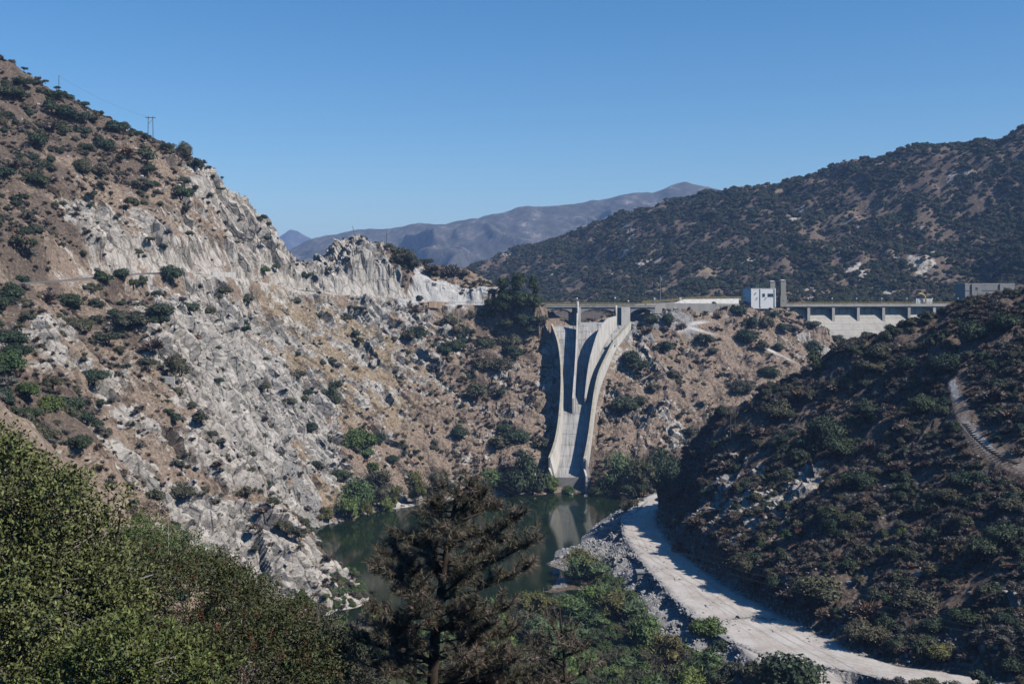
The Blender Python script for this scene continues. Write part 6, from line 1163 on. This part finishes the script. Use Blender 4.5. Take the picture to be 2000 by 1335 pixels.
def bush(name, label, cat, lobes, Y, nleaf, leaf, mats, seed, heads=0, twigs=60, base=None, group=None):
    """lobes: (px, py, radius px, depth offset); the bush stands on the slope below"""
    r = np.random.default_rng(seed); Ls = [(np.array(at(px, py, Y + dy)), q * (Y + dy) / FPX) for px, py, q, dy in lobes]
    c0 = np.mean([l[0] for l in Ls], 0); bz = float(hgt(c0[0], c0[1])); org = np.array((c0[0], c0[1], min(bz, c0[2] - 1.0))); e = empty(name, tuple(org)); tag(e, label, cat, group)
    tot = sum(l[1] ** 2 for l in Ls); tr_ = MB(); pm = PM(); hd_ = PM(); tw = MB(); tw_n = 0
    for c, q in Ls:
        c = c - org; base_ = Vector((0.1 * r.normal(), 0.1 * r.normal(), -0.3)); mid = Vector(c) * 0.5 + Vector((r.normal() * .15, r.normal() * .15, 0)); tr_.tube([base_, mid, Vector(c) - Vector((0, 0, q * 0.3))], [0.07, 0.04, 0.015], 6)
        n = int(nleaf * q * q / tot); ns = max(8, n // 9)               # twigs carrying sprays of leaves
        nsub = 16; sd = unit(r.normal(size=(nsub, 3)) + (0, -0.25, 0.2)); sc0 = sd * q * r.uniform(0.45, 0.95, nsub)[:, None]; sr = q * r.uniform(0.22, 0.42, nsub); pk = r.integers(0, nsub, ns)   # sub-clumps with gaps between them
        d = unit(r.normal(size=(ns, 3)) + sd[pk] * 0.6 + (0, 0, 0.15)); st = c + sc0[pk] + d * sr[pk][:, None] * r.uniform(0.3, 1.05, ns)[:, None] ** 0.7; far_ = r.uniform(0, 1, ns) < 0.035; st = np.where(far_[:, None], c + unit(st - c) * q * r.uniform(1.05, 1.3, ns)[:, None], st)
        tdir = unit(d + r.normal(size=(ns, 3)) * 0.45 + (0, 0, 0.3)); 
        for j in range(min(ns, int(twigs * q * q / tot) + 1)):
            p0 = Vector(c) + Vector(d[j]) * q * 0.25; p1 = Vector(st[j]) + Vector(tdir[j]) * leaf * 2.5; tw.tube([p0, (p0 + p1) / 2 + Vector((r.normal() * .04, r.normal() * .04, r.normal() * .04)), p1], [0.014, 0.009, 0.004], 4)
        k = np.repeat(np.arange(ns), 9); m_ = len(k); along = np.tile(np.arange(9), ns) / 9.0
        Cc = st[k] + tdir[k] * (along * leaf * 4.2)[:, None] + r.normal(size=(m_, 3)) * leaf * 0.22; side = unit(np.cross(tdir[k], r.normal(size=(m_, 3)))); Dd = unit(tdir[k] * 0.75 + side); Nn = unit(np.cross(Dd, r.normal(size=(m_, 3))) + (0.15, -0.15, 0.5)); Nn = unit(Nn - (Nn * Dd).sum(1)[:, None] * Dd)
        V, F_ = leaf_blades(Cc, Dd, Nn, leaf * r.uniform(0.7, 1.3, m_), leaf * 0.24 * r.uniform(0.8, 1.2, m_)); pm.quads(V, F_, 0)
        if heads:
            nh = int(heads * q * q / tot) + 1; dh = unit(r.normal(size=(nh, 3)) * (1, 0.6, 0.6) + (0, -0.5, 0.7)); hc = c + dh * q * 1.04
            for h_ in hc:
                g = 26; Cg = h_ + r.normal(size=(g, 3)) * (0.03, 0.03, 0.06); V, F_ = diamonds(Cg, unit(r.normal(size=(g, 3))), 0.02, 0.014, r); hd_.quads(V, F_, 0)
    tr_.build("trunk", M['bark'], e); f_ = link_mesh("foliage", pm.mesh("foliage", [mats]), e)
    if len(tw.v): tag(tw.build("twigs", M['twig'], e), kind="stuff")
    if heads: link_mesh("seed_heads", hd_.mesh("seed_heads", [M['panicle']]), e)
    return e
bush("laurel_bush", "large leafy evergreen bush filling the lower left corner", "bush", [(-20, 1050, 170, 0), (85, 1045, 110, 0.3), (30, 1180, 170, -0.4), (130, 1165, 110, 0.2), (205, 1150, 75, 0.3), (180, 1070, 55, 0.8), (60, 1310, 170, -0.5), (180, 1270, 100, 0), (30, 950, 75, .5), (0, 895, 55, 0.5), (245, 1200, 55, .5), (265, 1130, 34, 0.8), (235, 1000, 26, 0.8), (150, 985, 40, .6), (90, 950, 40, .4)], 17.0, 50000, 0.078, M['leaf_fg'], 11, twigs=320)
bush("young_bush", "yellow green leafy bush at the bottom edge before the seed-headed bush", "bush", [(250, 1310, 90, 0), (340, 1320, 80, 0.3), (170, 1330, 80, 0.2), (390, 1345, 60, .2), (120, 1350, 60, 0)], 15.0, 12000, 0.066, M['leaf_fg3'], 12, twigs=50)
bush("sumac_bush", "dark bush dotted with rusty seed heads right of the leafy corner bush", "bush", [(300, 1150, 95, 0), (380, 1190, 110, 0.5), (290, 1260, 120, -0.5), (450, 1240, 110, 0), (400, 1310, 120, -0.6), (520, 1270, 100, 0.4), (560, 1320, 90, 0.2), (600, 1300, 60, .6), (490, 1330, 100, 0), (250, 1190, 70, .4)], 24.0, 52000, 0.072, M['leaf_fg2'], 13, heads=110, twigs=120)
bush("sumac_bush", "rusty speckled bush reaching toward the base of the brown pine", "bush", [(600, 1270, 70, 0), (640, 1330, 80, 0), (560, 1235, 60, 1), (500, 1205, 60, 1.0), (440, 1165, 50, 1.2)], 30.0, 20000, 0.08, M['leaf_fg2'], 14, heads=70, twigs=60)
bush("scrub_bush", "mid green scrub rising behind the leafy corner bush", "bush", [(250, 1075, 45, 0), (300, 1080, 55, 1), (350, 1100, 50, 0), (280, 1050, 40, 2), (330, 1060, 30, 1), (395, 1110, 40, 1), (230, 1110, 60, -1)], 62.0, 14000, 0.13, M['leaf_mid'], 15, twigs=20)
bush("scrub_bush", "brown dying scrub right of the mid green scrub", "bush", [(420, 1120, 40, 0), (460, 1140, 38, 1), (390, 1100, 30, 1), (490, 1160, 26, 1), (300, 1005, 24, 8), (272, 1005, 22, 8)], 66.0, 5000, 0.13, M['leaf_dry'], 16, twigs=60)
bush("scrub_bush", "olive scrub at the bottom between seed-headed bush and pine", "bush", [(650, 1240, 45, 0), (690, 1280, 50, 0), (620, 1215, 36, 4), (660, 1310, 60, -3), (700, 1330, 60, -3)], 80.0, 10000, 0.16, M['leaf_olive'], 17, twigs=40)

# ------------------------------------------------------------------ big brown pine
M['needle'] = foliage_material("pine_needle", [(0.12, 0.112, 0.074), (0.12, 0.112, 0.074)], tips=((0.25, 0.195, 0.155), 0.82), spread=0.5)
M['needle_dead'] = foliage_material("dead_needle", [(0.27, 0.195, 0.155), (0.25, 0.185, 0.145)], spread=0.4)
def needle_tuft(pm, r, c, d, ln, n, m, wd=0.0066):
    d = np.array(d) / np.linalg.norm(d); q = unit(r.normal(size=(n, 3)) * 0.75 + d); st = c + d * r.uniform(-0.10, 0.10, (n, 1)); L_ = ln * r.uniform(0.7, 1.2, (n, 1)); s = unit(np.cross(q, r.normal(size=(n, 3)))) * wd
    mid = st + q * L_ * 0.6 ; tip = st + q * L_ + (0, 0, -0.02); pm.tris(np.stack([st - s, st + s, tip], 1).reshape(-1, 3), np.arange(3 * n).reshape(n, 3), m)
def pine(name, label, trunk_pts, Y, branches, seed, fill, base_z, tl=0.20, nn=46, halfw=None):
    r = np.random.default_rng(seed); T = [Vector(at(px, py, Y)) for px, py in trunk_pts]; org = Vector((T[0].x, T[0].y, base_z)); e = empty(name, org); tag(e, label, "pine tree")
    T = [Vector((T[0].x - 0.1, Y, base_z - 0.3))] + T; rad = list(np.linspace(0.19 if fill > 30 else 0.05, 0.02 if fill > 30 else 0.008, len(T))); b = MB(); b.tube([p - org for p in T], rad, 9); tk = b.build("trunk", M['bark'], e, True)
    zs = [p.z for p in T]
    def on_trunk(z): return Vector([float(np.interp(z, zs, [p[i] for p in T])) for i in range(3)])
    br = MB(); pm = PM(); tips = []
    def branch(p0, p1, sag=0.12, w=0.04, twig=1.0):
        L_ = (p1 - p0).length; mid = p0.lerp(p1, 0.5) + Vector((r.normal() * .06 * L_, r.normal() * .06 * L_, -sag * L_)); pts_ = []
        for k in range(7): u = k / 6; pts_.append(p0 * (1 - u) ** 2 + mid * 2 * u * (1 - u) + p1 * u * u)
        br.tube([p - org for p in pts_], list(np.linspace(w, w * 0.25, 7)), 5)
        nt_ = max(3, int(L_ * 10 * twig))
        for k in range(nt_):
            u = r.uniform(0.30, 1.0) ** 0.8; i = min(5, int(u * 6)); q = pts_[i].lerp(pts_[i + 1], u * 6 - i); dr = (p1 - p0).normalized() * 0.5 + Vector((r.normal() * .6, r.normal() * .6, abs(r.normal()) * .45 + 0.25)); dr.normalize(); tl_ = r.uniform(0.12, 0.42); qe = q + dr * tl_
            br.tube([q - org, qe - org], [w * 0.3, 0.006], 4); tips.append((qe, dr)); tips.append((q.lerp(qe, 0.55), dr))
        tips.append((p1, (p1 - p0).normalized() + Vector((0, 0, .5))))
    for (sx, sy, ex, ey, dy) in branches: p1 = Vector(at(ex, ey, Y + dy)); z0_ = at(sx, sy, Y)[2]; branch(on_trunk(z0_), p1, 0.05, 0.045, 1.3)
    for k in range(fill):
        z = r.uniform(zs[1], zs[-1] - 0.1); hw_ = float(np.interp(z, [h[0] for h in halfw], [h[1] for h in halfw])) * r.uniform(0.45, 1.0); a = r.uniform(0, 6.28); p0 = on_trunk(z - 0.2 * hw_); branch(p0, p0 + Vector((math.cos(a) * hw_ + on_trunk(z).x - p0.x, math.sin(a) * hw_, r.uniform(0.05, 0.45) * hw_)), 0.08, 0.03, 1.0)
    for c, d in tips: needle_tuft(pm, r, np.array(c - org), d, tl, nn, 1 if r.uniform() < 0.13 else 0)
    br.build("branches", M['bark'], e); link_mesh("needles", pm.mesh("needles", [M['needle'], M['needle_dead']]), e); return e
PY = 28.0
hwz = lambda py, wpx: (at(0, py, PY)[2], wpx * PY / FPX)
pine("pine_tree", "big brownish pine standing in front of the pond, its top over the far shore", [(838, 1420), (845, 1335), (850, 1240), (862, 1150), (872, 1080), (884, 1010), (894, 960), (900, 930)][0:], PY,
     [(868, 1140, 1043, 1056, -0.6), (875, 1100, 1008, 1012, 0.2), (872, 1120, 985, 1045, 0.6), (866, 1170, 1030, 1108, 0.3), (858, 1230, 992, 1185, -0.4), (876, 1110, 832, 1056, -0.4), (866, 1180, 765, 1062, 0.4), (860, 1200, 738, 1112, -0.3), (866, 1190, 780, 1090, 0.8), (864, 1210, 752, 1085, 0), (852, 1270, 720, 1180, -0.5), (850, 1290, 700, 1250, 0.3), (848, 1320, 692, 1290, -0.6), (850, 1300, 735, 1220, .8),
      (850, 1290, 1000, 1232, 0.5), (848, 1320, 1050, 1262, -0.3), (846, 1335, 1070, 1310, 0.4), (846, 1340, 1010, 1290, -0.8), (892, 980, 850, 985, 0.1), (890, 1000, 945, 965, -0.2), (886, 1020, 960, 990, 0.3), (884, 1020, 835, 1010, 0.2), (844, 1345, 760, 1310, -0.8), (844, 1345, 930, 1300, -1.0), (846, 1340, 1100, 1330, 0.2), (895, 960, 925, 945, 0), (895, 965, 868, 955, 0.2), (850, 1300, 800, 1240, -0.9), (860, 1230, 930, 1180, -1.0), (868, 1160, 920, 1110, -0.8), (862, 1210, 820, 1150, -0.9)],
     21, 62, 63.5, halfw=[hwz(1420, 235), hwz(1335, 190), hwz(1240, 150), hwz(1150, 125), hwz(1080, 105), hwz(1000, 70), hwz(950, 30), hwz(930, 8)], nn=50)
pine("pine_tree", "slim young pine right of the big brown pine at the bottom", [(1105, 1400), (1104, 1335), (1101, 1270), (1096, 1225), (1094, 1195), (1092, 1180)], 25.0, [(1102, 1280, 1150, 1262, 0), (1098, 1240, 1075, 1215, 0), (1100, 1262, 1060, 1250, 0.2), (1103, 1300, 1052, 1275, 0), (1104, 1330, 1160, 1300, .2)], 22, 16, 64.0, halfw=[(at(0, 1400, 25)[2], 0.8), (at(0, 1300, 25)[2], 0.55), (at(0, 1220, 25)[2], 0.25), (at(0, 1180, 25)[2], 0.05)], nn=36, tl=0.13)

# ------------------------------------------------------------------ haze over the canyon
mh = bpy.data.materials.new("haze_air"); mh.use_nodes = True; nh_ = mh.node_tree; nh_.nodes.remove(nh_.nodes["Principled BSDF"]); pv = nh_.nodes.new("ShaderNodeVolumePrincipled")
pv.inputs["Color"].default_value = (0.38, 0.58, 1.0, 1); pv.inputs["Density"].default_value = 0.00012; pv.inputs["Anisotropy"].default_value = 0.0
nh_.links.new(pv.outputs[0], nh_.nodes["Material Output"].inputs["Volume"])
hz = MB().box((0, 4850, 257), (24000, 10500, 530)).build("haze", mh); tag(hz, "thin blue haze in the canyon air", kind="stuff")
